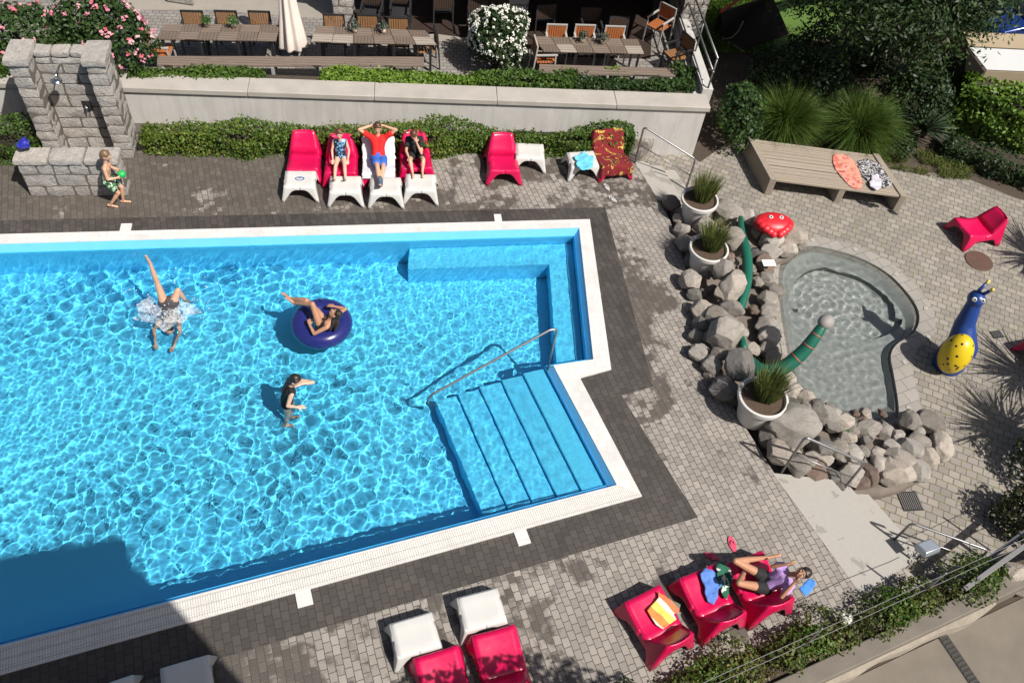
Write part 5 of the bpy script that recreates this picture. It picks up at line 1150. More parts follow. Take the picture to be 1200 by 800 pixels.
bush('shrub','dark shrub at the right edge below the spiky shade','shrub',G(1235,540,GZ+.5),(.6,.6,.7),1800,.09,m_ivy,'garden shrubs',seed=32)
# planted bed along the fence
bz=.02
b=B(); ba=bedA-bd*.0; bn=Vector((bd.y,-bd.x,0)); 
if bn.y>0: bn=-bn
bedw=(wA-up(bedB,0)).dot(bn)-.02 if False else .95
# (bed runs from the deck edge to the road kerb wall)
lo=[up(bedA,0)+bd*-1.2,up(bedB,0)+bd*5]; wo=[wB+rd*1.0,wA-rd*5]
b.prism([tuple(v[:2]) for v in (lo[0],lo[1],wo[1],wo[0])],-.44,-.02); struct(b.obj('planting_bed',m_soil))
def bedpt(s,w): # s 0..1 along visible bed, w 0..1 from deck to kerb wall
    a=up(bedA,0).lerp(up(bedB,0),s); c=wB.lerp(wA,s); return a.lerp(c,w)
m_bedl=leafm('bed_leaf',[(.025,.04,.010),(.06,.09,.018),(.11,.145,.03),(.20,.17,.055)])
nb_=13
for i in range(nb_):
    s=-.02+1.35*i/(nb_-1); c=bedpt(s,.42+.12*math.sin(i*2.1)); rr=.36+.08*math.sin(i*1.7)
    bush('ground_shrub',('low spreading green shrub in the planted bed, next to the pale slab end' if i==2 else 'low spreading green shrub in the planted bed along the wire fence'),'shrub',(c.x,c.y,.16+.05*math.sin(i)),(rr*1.15,rr*.95,.22),950,.058,m_bedl if i%3 else m_hedge,'low shrubs in the planted bed' if i!=2 else None,seed=40+i,stem=False,lowcut=-.3)
k=5000; pts=[tuple(bedpt(rnd.uniform(-.05,1.35),rnd.uniform(.0,.93))) for _ in range(k)]; P=np.array(pts); P[:,2]=rng.uniform(-.02,.12,k); o=leaves('ground_cover',P,np.tile([0,0,1.],(k,1)),.06,leafm('cover_leaf',[(.05,.055,.02),(.09,.10,.03),(.14,.09,.05)])); tag(o,'leafy ground cover filling the planted bed by the road','ground cover',kind='stuff')
p=G(992,724,.25); d=unit(rng.normal(0,1,(60,3))); tag(leaves('white_blossom',np.array(p)+d*.07,d,.05,m_whitef,None,.9),'single cluster of white blossom in the planted bed under the wire fence','blossom')
# low wall between bed and road
KW=thing('road_kerb_wall','low grey concrete wall between the planted bed and the road, rough on its road side','wall',tuple(wA))
b=B(); b.prism([tuple(v[:2]) for v in (wA-rd*5,wB+rd*.25,wB+rd*.25+rn*.26,wA-rd*5+rn*.26)],-.5,.06); b.obj('wall_body',pm('kerb_wall_concrete',(.15,.132,.11),.95,.3,3,.5,30),KW,bevel=.02)
nseg=26; b=B()
for i in range(nseg):
    s0=-1+ (wB-wA).length*1.05*i/nseg; s1=-1+(wB-wA).length*1.05*(i+1)/nseg; j=lambda s:.33+.09*noise.noise(Vector((s*1.3,0,5)))
    A0=wA+rd*s0; A1=wA+rd*s1; b.prism([tuple(v[:2]) for v in (A0+rn*.262,A1+rn*.262,A1+rn*j(s1),A0+rn*j(s0))],-.47,-.13)
b.obj('sunlit_face',pm('sunlit_face_tone',(.30,.265,.215),.95,.35,4,.8,18),KW)  # paler strip puts the sunlit road face of the wall into the colour
# wall end stones
for i,(x,y,z,s_,l) in enumerate([(1186,672,.0,.2,'pale rough stone at the right end of the road wall, largest of three'),(1168,684,-.15,.14,'brownish rough stone at the right end of the road wall'),(1200,690,-.3,.15,'rough stone at the foot of the road wall by the right edge')]):
    o=bpy.data.objects.new('wall_stone',RM[i+2] if i!=1 else RMr[0]); COL.objects.link(o); o.location=G(x,y,z); o.scale=(s_*1.3,s_,s_); o.rotation_euler=(0,.2,R(30)); tag(o,l,'stone','stones at the end of the road wall')
# wire fence
m_wire=pm('dull_wire',(.16,.16,.16),.6,.1,20,0)
FN=thing('wire_fence','thin wire fence with slim steel posts above the planted bed','fence',tuple(wA))
f0=wB.lerp(wA,-.12)-rn*.22; f1=wB.lerp(wA,1.5)-rn*.22
for k_,z in enumerate((.45,.95)): 
    b=B(); b.tube([up(f0.lerp(f1,i/10),z-.03*math.sin(math.pi*((i*2.5)%1))) for i in range(11)],.005,6); b.obj('wire',m_wire,FN,smooth=True)
for s in (.05,.34,.62,.9): p=f0.lerp(f1,s); b=B(); b.tube([up(p,-.05),up(p,1.03)],.016,8); b.obj('post',m_steel,FN,smooth=True); 
# slotted road drain
da=G(1095,731,-.455); db=G(1150,812,-.455); dd=(db-da).normalized(); dn=Vector((-dd.y,dd.x,0)); DR=thing('slot_drain','narrow dark slotted drain running across the road','drain',tuple(da))
b=B(); b.beam(da+dd*-.05,db+dd*3,.17,.012); b.obj('channel',pm('drain_dark',(.03,.027,.023),.8),DR); b=B(); L=(db-da).length+3
for i in range(int(L/.07)): b.beam(da+dd*(.07*i)-dn*.07+Vector((0,0,.01)),da+dd*(.07*i)+dn*.07+Vector((0,0,.01)),.035,.012)
b.obj('slats',pm('drain_slat',(.055,.05,.045),.6,.2,20,.1,metal=.3),DR)
# metal guard at the right end, lamp box with frame
GD=thing('steel_guard','grey steel guard rail and plates at the right end of the fence','guard rail',tuple(G(1165,665,.2)))
a=G(1130,690,.35); c=G(1225,622,.45); b=B(); b.beam(a,c,.075,.05); b.obj('plate',m_wire,GD,bevel=.008); b=B(); a2=G(1110,690,.15); c2=G(1225,605,.3); b.beam(a2,c2,.06,.06); b.obj('lower_beam',pm('dark_steel',(.12,.12,.125),.5,.15,10,.1,metal=.6),GD)
for s in (.15,.75): p=a.lerp(c,s); b=B(); b.beam(up(p,-.45),up(p,.42),.05,.05,up=(1,0,0)); b.obj('post',m_steel,GD)
LB_=thing('lamp_box','grey metal floodlight box on a bent frame beside the pale slab end','floodlight',tuple(G(1090,655,-.1))); p=G(1087,642,.32); m3=Matrix.Rotation(R(28),3,'Z')@Matrix.Rotation(R(-22),3,'X'); b=B(); b.box(p,(.30,.22,.12),rot=m3); b.obj('housing',pm('grey_housing',(.36,.39,.43),.35,.1,6,.05,metal=.5),LB_,bevel=.015); b=B(); b.box(p+m3@Vector((0,-.0,.061)),(.24,.16,.006),rot=m3); b.obj('glass',pm('lamp_glass',(.30,.33,.38),.15,.1,4,0),LB_)
b=B(); fr=[G(1040,640,-.40),G(1083,628,.10),G(1122,655,.12),G(1130,668,-.3)]; b.tube(bendpts([up(fr[0],-.4),up(fr[0],.45),up(fr[3],.45),up(fr[3],-.3)]),.02,8); b.tube([up(fr[0],.1),up(fr[3],.1)],.014,8); b.tube([p-Vector((0,0,.05)),up(p,-.05)],.02,8); b.obj('frame',m_steel,LB_,smooth=True)
# tree whose crown shades the near chairs (stands by the hotel, outside the picture)
c=Vector((3.5,1.5,3.6)); t=thing('courtyard_tree','young leafy tree beside the hotel throwing dappled shade on the near chairs','tree',(3.3,1.3,-.45)); b=B(); b.tube([(3.3,1.3,-.45),(3.2,1.4,1.6),tuple(c)],[.09,.07,.04],8); b.obj('trunk',m_bark2,t,smooth=True)
d=unit(rng.normal(0,1,(3800,3)))*rng.uniform(.2,1,(3800,1))**.4; P=np.array(c)+d*(1+lump(d,3,.2,2))[:,None]*np.array([2.0,.75,.8]); leaves('crown',P,d,.14,m_hedge,t,.6,.8)

# ================================================================== TENTS AND CAR
m_tan=pm('tan_canvas',(.30,.24,.16),.9,.1,3,.1,80); m_tentw=pm('white_canvas',(.45,.46,.46),.8,.06,3,.08,60); m_tentd=pm('dark_brown_canvas',(.035,.028,.026),.85,.2,3,.1,60); m_redp=pm('red_trim',(.38,.03,.03),.6)
def quadsheet(pts,name,mat,parent,thick=.02):
    b=B(); b.add(pts,[tuple(range(len(pts)))]); return b.obj(name,mat,parent,solid=thick)
TN=thing('canvas_tent','ridge tent with a tan roof and a white awning at the right edge','tent',tuple(G(1165,100,GZ)))
z1,z2,z3=GZ+1.75,GZ+1.25,GZ+.75
r1,r2=G(1128,38,z1),G(1225,42,z1); e1p,e2p=G(1136,55,z1-.12),G(1240,60,z1-.12)
quadsheet([r1,r2,e2p,e1p],'ridge_panel',m_tan,TN); f1p,f2p=G(1156,82,z2),G(1250,86,z2); quadsheet([e1p+Vector((0,0,-.02)),e2p+Vector((0,0,-.02)),f2p,f1p],'awning',m_tentw,TN)
quadsheet([f1p-Vector((0,0,.02)),f2p-Vector((0,0,.02)),up(f2p,GZ),up(f1p,GZ)],'front_wall',m_tan,TN)
s1p=G(1075,86,GZ+.1); quadsheet([e1p-Vector((0,0,.05)),f1p-Vector((.02,0,.04)),up(f1p,GZ)-Vector((.03,0,0)),s1p],'side_wall',m_tentd,TN); b=B(); b.tube([s1p,r1+Vector((0,0,.02))],.03,8); b.obj('red_edge',m_redp,TN)
bp=r2+Vector((0,1.2,-1.4)); quadsheet([r1,r2,bp,bp+(r1-r2)],'rear_roof',m_tan,TN)
T2_=thing('dark_tent','dark brown tent with a red edge and pale guy rope on the lawn','tent',tuple(G(870,45,GZ)))
zt=GZ+1.5; q0,q1=G(845,14,zt),G(885,-14,zt); g0,g1=G(846,42,GZ+.05),G(872,60,GZ+.05); g2=G(925,40,GZ+.05)
quadsheet([q0,g0,g1,g2,G(905,-5,zt)],'front_panel',m_tentd,T2_); quadsheet([q0,G(905,-5,zt),G(905,-5,zt)+Vector((.8,2,-1.4)),q0+Vector((.35,2.2,-1.45))],'rear_panel',m_tentd,T2_); b=B(); b.tube([q0,q1],.035,8); b.obj('red_edge',m_redp,T2_,smooth=True)
b=B(); b.tube([G(871,25,GZ+.8),G(866,36,GZ+.5),G(858,44,GZ+.25),G(845,47,GZ+.05)],.013,6); b.obj('guy_rope',pm('pale_rope',(.5,.46,.38),.9),T2_,smooth=True)
b=B(); P_=[G(845,36,GZ+.03),G(856,45,GZ+.03),G(874,58,GZ+.03),G(872,62,GZ+.03),G(846,46,GZ+.03)]; b.add(P_,[(0,1,2,3,4)]); b.obj('ground_skirt',pm('pale_skirt',(.5,.45,.44),.9),T2_,solid=.01)
# car
CA=thing('parked_car','dark blue car parked behind the tents at the top right corner','car',tuple(G(1200,38,GZ)),R(20)); cm=Matrix.Translation(G(1206,42,GZ))@Matrix.Rotation(R(22),4,'Z')
m_carp=pm('blue_car_paint',(.012,.035,.17),.18,.05,4,0,metal=.2); m_glass=pm('car_glass',(.015,.018,.02),.06,.1,3,0); m_tyre=pm('tyre_rubber',(.02,.02,.02),.8)
prof=[(-2.1,.35),(-2.15,.62),(-2.0,.82),(-1.25,.92),(-.55,1.40),(.85,1.44),(1.65,1.02),(2.05,.95),(2.12,.6),(2.05,.32)]
def carsec(w0): return [cm@Vector((x,w0*(1-.18*max(0,(z-.9)/.5)),z)) for x,z in prof]
b=B(); n=len(prof); ws=[-.86,-.6,0,.6,.86]; V=[v for w0 in ws for v in carsec(w0)]
b.add(V,[(i*n+j,i*n+j+1,(i+1)*n+j+1,(i+1)*n+j) for i in range(4) for j in range(n-1)]+[(i*n+n-1,i*n,(i+1)*n,(i+1)*n+n-1) for i in range(4)]+[tuple(range(n-1,-1,-1)),tuple(4*n+j for j in range(n))]); b.obj('body',m_carp,CA,bevel=.05,seg=3)
for pts,nm in (([(-1.2,.62,.955),(-1.2,-.62,.955),(-.6,-.52,1.405),(-.6,.52,1.405)],'windscreen'),([(.95,.52,1.42),(.95,-.52,1.42),(1.6,-.6,1.07),(1.6,.6,1.07)],'rear_window')): quadsheet([cm@(Vector(p_)+Vector((-.02 if nm=='windscreen' else .02,0,.02))) for p_ in pts],nm,m_glass,CA,.01)
for s in (-1,1):
    quadsheet([cm@Vector(p_) for p_ in ((-1.05,s*.865,.96),(1.45,s*.865,1.02),(.8,s*.745,1.38),(-.5,s*.745,1.36))],'side_window',m_glass,CA,.012)
    for x in (-1.35,1.3): c_=cm@Vector((x,s*.8,.31)); dv=(cm.to_3x3()@Vector((0,1,0))); b=B(); b.tube([c_-dv*.11,c_+dv*.11],.31,20); wh=b.obj('wheel',m_tyre,CA,bevel=.02); b=B(); b.tube([c_+dv*s*.105,c_+dv*s*.125],.19,14); b.obj('rim',m_alu,wh)
# second car and green canoe-like boat behind
b=B(); bc_=G(1168,21,GZ+.5); b.ell(bc_,(.75,.17,.16),Matrix.Rotation(R(-12),3,'Z')); tag(b.obj('kayak',plastic('lime_plastic',(.16,.45,.05),.4),smooth=True),'bright lime green kayak lying behind the tent beside the blue car','kayak')
# ================================================================== PEOPLE
def skinm(name,c):
    t=NT(name); v=t.coord(); t.base(t.mix(t.noise(v,9,4),mul(c,.9),(min(1,c[0]*1.12),c[1]*1.06,c[2]*1.04))); t.rough(.5); t.b.inputs['Subsurface Weight'].default_value=.08; t.b.inputs['Subsurface Radius'].default_value=(.02,.008,.004); return t.m
m_skin=skinm('medium_skin',(.56,.33,.22)); m_skinp=skinm('pale_skin',(.62,.40,.29)); m_skint=skinm('tanned_skin',(.40,.21,.125)); m_skind=skinm('brown_skin',(.27,.135,.08))  # skin tones, slightly mottled at random
def hairm(name,c): t=NT(name); v=t.coord(scale=(60,60,8)); t.base(t.mix(t.noise(v,1,3),mul(c,.6),mul(c,1.6))); t.rough(.45); t.bump(t.noise(v,1.5,3),.4,.006); return t.m
m_hbr=hairm('brown_hair',(.06,.028,.014)); m_hdk=hairm('dark_hair',(.018,.011,.008)); m_hred=hairm('reddish_hair',(.09,.032,.014)); m_hfair=hairm('fair_short_hair',(.14,.085,.045))
m_mouth=pm('lip',(.33,.11,.09),.5,0,5,0); m_iris=pm('eye_dark',(.03,.018,.012),.2,0,5,0); m_sclera=pm('eye_white',(.7,.68,.65),.3,0,5,0)
def ortho(f,u): f=f.normalized(); u=(u-u.dot(f)*f).normalized(); return f,u,f.cross(u)   # forward, up, right
def hand(b,w,d,pn,s,curl=.5):
    """palm, four bent fingers of different length and a thumb"""
    d=d.normalized(); f,u,r=ortho(d,pn); pc=w+f*.045*s
    b.cap(w,w+f*.03*s,.023*s,.026*s,8); 
    for k in (-1,-.33,.33,1): b.cap(w+f*.02*s+r*k*.016*s,w+f*.085*s+r*k*.028*s,.015*s,.0125*s,8)
    for k,L in ((-1,.058),(-.33,.072),(.33,.077),(1,.066)):
        a=w+f*.085*s+r*k*.028*s; d1=(f*math.cos(curl*.6)-u*math.sin(curl*.6)+r*k*.10).normalized(); m_=a+d1*L*.55*s; d2=(f*math.cos(curl*1.5)-u*math.sin(curl*1.5)+r*k*.06).normalized(); b.cap(a,m_,.0105*s,.0095*s,8); b.cap(m_,m_+d2*L*.5*s,.0095*s,.008*s,8)
    a=w+f*.03*s+r*.026*s; m_=a+(f*.6+r*.75-u*.2).normalized()*.036*s; b.cap(a,m_,.0135*s,.0115*s,8); b.cap(m_,m_+(f*.9+r*.25-u*.35).normalized()*.032*s,.011*s,.009*s,8)
def person(label,P,C,Hd,side,pside,face,s,arms,legs,skin,hair,hs=None,longhair=None,clothes=(),group=None,curl=.5,pad=1.0,hairup=0,vox=.0075):
    hs=hs or s*1.06; side=side.normalized(); pside=pside.normalized(); t=thing('person',label,'person',(P.x,P.y,min(P.z,C.z)),0,group); J={}
    for k,sg in (('L',1),('R',-1)): J['hip'+k]=P+pside*sg*.085*s*pad; J['sh'+k]=C+side*sg*.158*s
    up_=(C-P).normalized(); fw=side.cross(up_).normalized()
    if fw.dot(face)<0 and abs(fw.dot(face))>.35: fw=fw
    def torso(b,g):
        for sg in (-1,1):
            b.cap(P+pside*sg*.052*s*pad,P.lerp(C,.5)+ (pside+side).normalized()*sg*.042*s*pad,.098*s*pad+g,.086*s*pad+g,12); b.cap(P.lerp(C,.5)+(pside+side).normalized()*sg*.042*s*pad,P.lerp(C,.86)+side*sg*.072*s,.086*s*pad+g,.088*s+g,12)
        b.cap(P.lerp(C,.85)+side*.10*s,P.lerp(C,.85)-side*.10*s,.075*s+g,.075*s+g,12); b.cap(J['shL']-side*.02*s,J['shR']+side*.02*s,.05*s+g,.05*s+g,12)
    def pelvis(b,g): b.cap(J['hipL'],J['hipR'],.098*s*pad+g,.098*s*pad+g,12); b.cap(P-up_*.02*s,P+up_*.09*s,.105*s*pad+g,.10*s*pad+g,12)
    f,u,r=ortho(face,(Hd-C)); hm=Matrix((r,f,u)).transposed()
    b=B(); torso(b,0); pelvis(b,0); b.cap(C.lerp(Hd,.05),C.lerp(Hd,.72),.052*s,.043*s,12)
    for k in 'LR':
        e,w,hd=arms[k][:3]; b.cap(J['sh'+k],J['sh'+k].lerp(e,.45),.047*s,.043*s,10); b.cap(J['sh'+k].lerp(e,.45),e,.043*s,.034*s,10); b.cap(e,e.lerp(w,.35),.034*s,.035*s,10); b.cap(e.lerp(w,.35),w,.035*s,.023*s,10)
        pn=arms[k][3] if len(arms[k])>3 else Vector((0,0,1)); hand(b,w,hd,pn,s*1.02,curl)
        kn,an,td=legs[k]; hp=J['hip'+k]; b.cap(hp,hp.lerp(kn,.5),.086*s*pad,.070*s*pad,12); b.cap(hp.lerp(kn,.5),kn,.070*s*pad,.051*s,12); b.cap(kn,kn.lerp(an,.35),.05*s,.052*s,12); b.cap(kn.lerp(an,.35),an,.052*s,.031*s,12)
        td=td.normalized(); sh_=(kn-an).normalized(); td2=(td-.0*sh_); b.cap(an-sh_*.03*s-td2*.035*s,an-sh_*.045*s+td2*.10*s,.034*s,.027*s,10,); b.cap(an-sh_*.045*s+td2*.10*s,an-sh_*.05*s+td2*.165*s,.028*s,.02*s,10); 
        rt=td2.cross(sh_).normalized()
        for q in (-1,0,1): b.cap(an-sh_*.05*s+td2*.15*s+rt*q*.022*s,an-sh_*.052*s+td2*(.185-.012*abs(q))*s+rt*q*.024*s,.0135*s,.011*s,8)
    b.ell(Hd,(.074*hs,.090*hs,.108*hs),hm,18,14); b.ell(Hd+hm@Vector((0,.022,-.052))*hs,(.052*hs,.066*hs,.055*hs),hm); b.cap(Hd+hm@Vector((0,.082,.012))*hs,Hd+hm@Vector((0,.104,-.022))*hs,.010*hs,.016*hs,8)
    for sg in (-1,1): b.ell(Hd+hm@Vector((sg*.075,-.008,-.008))*hs,(.012*hs,.022*hs,.033*hs),hm,10,8)
    b.obj('body',skin,t,smooth=True,remesh=vox,sm=3)
    # eyes and mouth
    for sg in (-1,1):
        e=Hd+hm@Vector((sg*.031,.079,.006))*hs; b=B(); b.ell(e,(.0145*hs,.010*hs,.0095*hs),hm,10,8); ey=b.obj('eye',m_sclera,t,smooth=True); b=B(); b.ell(e+f*.006*hs,(.007*hs,.006*hs,.0075*hs),hm,8,6); b.obj('iris',m_iris,ey,smooth=True)
        b=B(); b.cap(Hd+hm@Vector((sg*.016,.084,.030))*hs,Hd+hm@Vector((sg*.047,.073,.032))*hs,.005*hs,.004*hs,6); b.obj('eyebrow',hair,t,smooth=True)
    b=B(); b.cap(Hd+hm@Vector((-.022,.086,-.052))*hs,Hd+hm@Vector((.022,.086,-.052))*hs,.0065*hs,.0065*hs,8); b.obj('mouth',m_mouth,t,smooth=True)
    # hair
    b=B(); b.ell(Hd+hm@Vector((0,-.017,.026+hairup))*hs,(.083*hs,.094*hs,.102*hs),hm,18,12); b.ell(Hd+hm@Vector((0,-.045,-.02))*hs,(.074*hs,.066*hs,.085*hs),hm,14,10)
    for i in range(9): a=-1.3+2.6*i/8; b.ell(Hd+hm@Vector((.07*math.sin(a),.052*math.cos(a),.068))*hs,(.02*hs,.022*hs,.02*hs),hm,8,6)
    if longhair:
        for pts in longhair:
            for i in range(len(pts)-1): b.cap(pts[i],pts[i+1],(.05-.008*i)*hs,(.042-.010*i)*hs,8)
    ho=b.obj('hair',hair,t,remesh=.008,sm=1,smooth=True)
    for nm,kind,mt,g in clothes:
        b=B()
        if kind in('tee','vest'):
            torso(b,g); b.cap(P,P+up_*.05*s,.11*s*pad+g,.105*s+g,12)
            if kind=='tee':
                for k in 'LR': e=arms[k][0]; b.cap(J['sh'+k],J['sh'+k].lerp(e,.5),.052*s+g,.056*s+g,10)
        if kind=='shorts':
            pelvis(b,g)
            for k in 'LR': kn=legs[k][0]; hp=J['hip'+k]; b.cap(hp,hp.lerp(kn,.62 if g!=.0141 else .34),.092*s*pad+g,.080*s*pad+g,12)
        if kind=='swimsuit':
            torso(b,g); pelvis(b,g)
        if kind=='bottom': pelvis(b,g)
        if kind=='top': b.cap(P.lerp(C,.74)+side*.1*s,P.lerp(C,.74)-side*.1*s,.085*s+g,.085*s+g,12)
        b.obj(nm,mt,t,remesh=.010,sm=2,smooth=True)
    t['_j']=0; del t['_j']
    return t,J,hm
V3=Vector
def frame(o):
    m=Matrix.Translation(o.location)@Matrix.Rotation(o.rotation_euler[2],4,'Z'); return lambda x,y,z: m@V3((x,y,z)), m.to_3x3()
m_flor=fabric('green_floral_trunks',[(0,(.012,.05,.02)),(.47,(.06,.25,.08)),(.53,(.55,.6,.5)),(.6,(.01,.02,.015))],14,dist=1)
m_swim=fabric('blue_black_swimsuit',[(0,(.012,.012,.018)),(.5,(.05,.25,.5)),(.57,(.6,.65,.7)),(.61,(.012,.012,.018))],11,dist=1.5)
m_blackc=pm('black_fabric',(.012,.012,.014),.85,.2,20,.1,120); m_redc=pm('red_shirt_fabric',(.62,.012,.012),.85,.1,12,.15,90); m_bluec=pm('blue_shorts_fabric',(.03,.12,.48),.8,.15,12,.15,90); m_purp=pm('lilac_fabric',(.42,.26,.58),.85,.12,12,.2,90)
# --- walking boy with green ball
g=G(138,240); fwd=sx.copy(); lf=sy.copy(); Z=V3((0,0,1)); at_=lambda f_,l_,z: g+fwd*f_+lf*l_+Z*z
bc=at_(.28,-.02,.79)
person('boy with bare chest and green patterned trunks walking past the shower wall with a ball',at_(-.02,0,.66),at_(.05,0,1.00),at_(.10,0,1.215),lf,lf,fwd*1+Z*-.35,.80,
 {'L':(at_(.06,.17,.80),at_(.20,.10,.78),fwd*.5-lf*.3,lf),'R':(at_(.06,-.18,.80),at_(.20,-.12,.78),fwd*.5+lf*.3,-lf)},
 {'L':(at_(.16,.07,.39),at_(.10,.07,.055),fwd),'R':(at_(.12,-.07,.37),at_(-.10,-.07,.075),fwd-Z*.2)},m_skin,m_hfair,hs=.95,clothes=[('trunks','shorts',m_flor,.012)])
b=B(); b.ell(bc+V3((0,0,-.0)),(.078,.078,.07),None,24,16); tag(b.obj('ball',plastic('green_ball',(.02,.42,.10),.4),smooth=True),'small bright green ball held by the walking boy','ball')
# --- three children on the red chairs
F,M3=frame(ch[1]); L_=M3@V3((1,0,0)); fr_=M3@V3((0,-1,0))
person('small child in a blue and black swimsuit sitting with feet on a white footstool',F(0,-.02,.40),F(0,.12,.72),F(0,.09,.93),L_,L_,fr_-Z*.25,.74,
 {'L':(F(.17,.05,.53),F(.15,-.16,.47),fr_,Z),'R':(F(-.17,.05,.53),F(-.15,-.16,.47),fr_,Z)},
 {'L':(F(.09,-.36,.47),F(.11,-.66,.41),fr_*.5+Z*.8),'R':(F(-.09,-.36,.47),F(-.10,-.67,.41),fr_*.5+Z*.8)},m_skinp,m_hred,hs=.92,clothes=[('swimsuit','swimsuit',m_swim,.009)])
F,M3=frame(ch[2]); L_=M3@V3((1,0,0)); fr_=M3@V3((0,-1,0))
person('boy in a red shirt reclining on a red chair, hands behind his head',F(0,-.03,.41),F(0,.22,.76),F(0,.24,.985),L_,L_,fr_-Z*.28,.92,
 {'L':(F(.37,.20,.96),F(.11,.30,.99),-L_,-fr_),'R':(F(-.37,.20,.96),F(-.11,.30,.99),L_,-fr_)},
 {'L':(F(.10,-.42,.52),F(.05,-.80,.41),fr_*.6+Z*.6),'R':(F(-.02,-.43,.55),F(.03,-.84,.46),fr_*.6+Z*.6)},m_skin,m_hbr,hs=.98,clothes=[('shirt','tee',m_redc,.012),('shorts','shorts',m_bluec,.016)])
b=B()
for x,y,z in ((.05,-.80,.41),(.03,-.84,.46)): b.cap(F(x,y+.04,z+.01),F(x,y-.10,z+.05),.045,.038,10); b.cap(F(x,y+.12,z+.045),F(x,y+.02,z+.02),.043,.043,10)
sh=b.obj('shoes',pm('grey_blue_shoe',(.07,.11,.16),.8,.2,20),None,remesh=.01,sm=2,smooth=True); 
pr_=[o for o in COL.objects if o.get('label','').startswith('boy in a red shirt')][0]; sh.parent=pr_; sh.matrix_parent_inverse=world_of(pr_).inverted()
F,M3=frame(ch[3]); L_=M3@V3((1,0,0)); fr_=M3@V3((0,-1,0))
person('child in a black shirt hunched on a red chair one hand at the face',F(0,-.02,.40),F(-.02,.02,.76),F(-.04,-.10,.95),L_,L_,fr_*1-Z*.75,.84,
 {'L':(F(.10,-.26,.60),F(.01,-.20,.83),-fr_*.2+Z*.9-L_*.2,fr_),'R':(F(-.20,-.12,.56),F(-.16,-.33,.56),fr_*.8+L_*.2,Z)},
 {'L':(F(.13,-.40,.55),F(.10,-.56,.415),fr_),'R':(F(-.14,-.40,.55),F(-.11,-.57,.415),fr_)},m_skin,m_hred,hs=.96,clothes=[('shirt','tee',m_blackc,.012),('shorts','shorts',m_blackc,.012)])
# --- towels draped over chairs
def drape(name,o,hw,t0,t1,mat,lab,gap=.02,edge=.30,front=0,amp=.008,seed=1,xo=0,over=0):
    F_,_=frame(o); pts=[(y,z) for y,z,_h in CHP]
    if front: pts=[(pts[0][0]-.05,pts[0][1]-front),(pts[0][0]-.03,pts[0][1]-front*.4)]+pts
    if over: pts=pts+[(pts[-1][0]+.05,pts[-1][1]-.02),(pts[-1][0]+.075,pts[-1][1]-over)]
    nv,nu=44,34; b=B(); n=len(pts)-1
    for i in range(nv):
        t=(t0+(t1-t0)*i/(nv-1))*n; k=min(int(t),n-1); q=t-k; y=pts[k][0]*(1-q)+pts[k+1][0]*q; z=pts[k][1]*(1-q)+pts[k+1][1]*q
        dy=pts[k+1][0]-pts[k][0]; dz=pts[k+1][1]-pts[k][1]; l=math.hypot(dy,dz); ny,nz=-dz/l,dy/l
        for j in range(nu):
            x=(-1+2*j/(nu-1))*hw*(1+.05*math.sin(i*.9+seed)*(abs(-1+2*j/(nu-1))>.9)); w_=amp*(noise.noise(V3((x*7,i*.22,seed)))*1.6+math.sin(x*26+i*.12+seed)*.5); ex=max(0,abs(x)-edge); xx=(edge+.03*min(1,ex*9))*math.copysign(1,x) if ex>0 else x
            b.v.append(F_(xx+xo+(w_ if ex else 0),y+ny*(gap+w_),z+nz*(gap+w_)-ex*1.0))
    b.f=[(i*nu+j,i*nu+j+1,(i+1)*nu+j+1,(i+1)*nu+j) for i in range(nv-1) for j in range(nu-1)]; b.mi=[0]*len(b.f)
    return tag(b.obj(name,mat,None,smooth=True,solid=.008),lab,'towel')
drape('towel',ch[2],.34,.0,.97,pm('white_towel',(.6,.6,.63),.95,.05,8,.3,160),'white towel spread over the red chair under the boy in the red shirt',gap=.012,edge=.33,front=.10,seed=2)
t=NT('red_towel_yellow_marks'); v=t.coord(); w=t.noise(v,5.5,2,.4,1.2); t.base(t.ramp(w,[(0,(.17,.010,.014)),(.575,(.50,.36,.06)),(.625,(.02,.015,.02)),(.65,(.17,.010,.014))],True)); t.rough(.95); t.bump(t.noise(v,160,3),.3,.004); m_rtow=t.m
drape('towel',ch[5],.50,.0,1,m_rtow,'dark red towel with yellow markings covering the last red chair of the row',gap=.016,edge=.33,front=.22,amp=.014,seed=5,over=.25)
cloth('towel',[(672,186),(682,180),(694,184),(697,194),(692,203),(684,202),(676,197)],.365,pm('light_blue_towel',(.13,.50,.72),.95,.2,9,.3,140),'crumpled light blue towel on the white footstool beside the towel-covered chair','towel',amp=.07,seed=6)
cloth('blue_bag',[(20,172),(27,166),(36,168),(38,177),(31,181),(23,180)],.935,pm('deep_blue_cloth',(.015,.02,.28),.6,.3,9),'deep blue cloth bundle on the left end of the shower front wall','bag',amp=.13,seed=7)
t=NT('striped_towel'); v=t.coord(rot=R(-35)); w=t.n('ShaderNodeSeparateXYZ'); t.l(v,w.inputs[0]); f_=t.math('FRACT',t.math('MULTIPLY',w.outputs[1],1.55)); t.base(t.ramp(f_,[(0,(.02,.02,.022)),(.12,(.7,.68,.62)),(.2,(.75,.22,.06)),(.38,(.75,.58,.12)),(.55,(.75,.66,.50)),(.66,(.70,.16,.07)),(.8,(.12,.14,.10)),(.92,(.6,.6,.55))],True)); t.rough(.95); m_str=t.m
def on_seat(o): 
    im=(Matrix.Translation(o.location)@Matrix.Rotation(o.rotation_euler[2],4,'Z')).inverted()
    def f(co):
        q=im@V3((co.x,co.y,0)); y=q.y
        for (y0,z0,_a),(y1,z1,_b) in zip(CHP[:-1],CHP[1:]):
            if y0<=y<=y1: return z0+(z1-z0)*(y-y0)/(y1-y0)+.006
        return .37
    return f
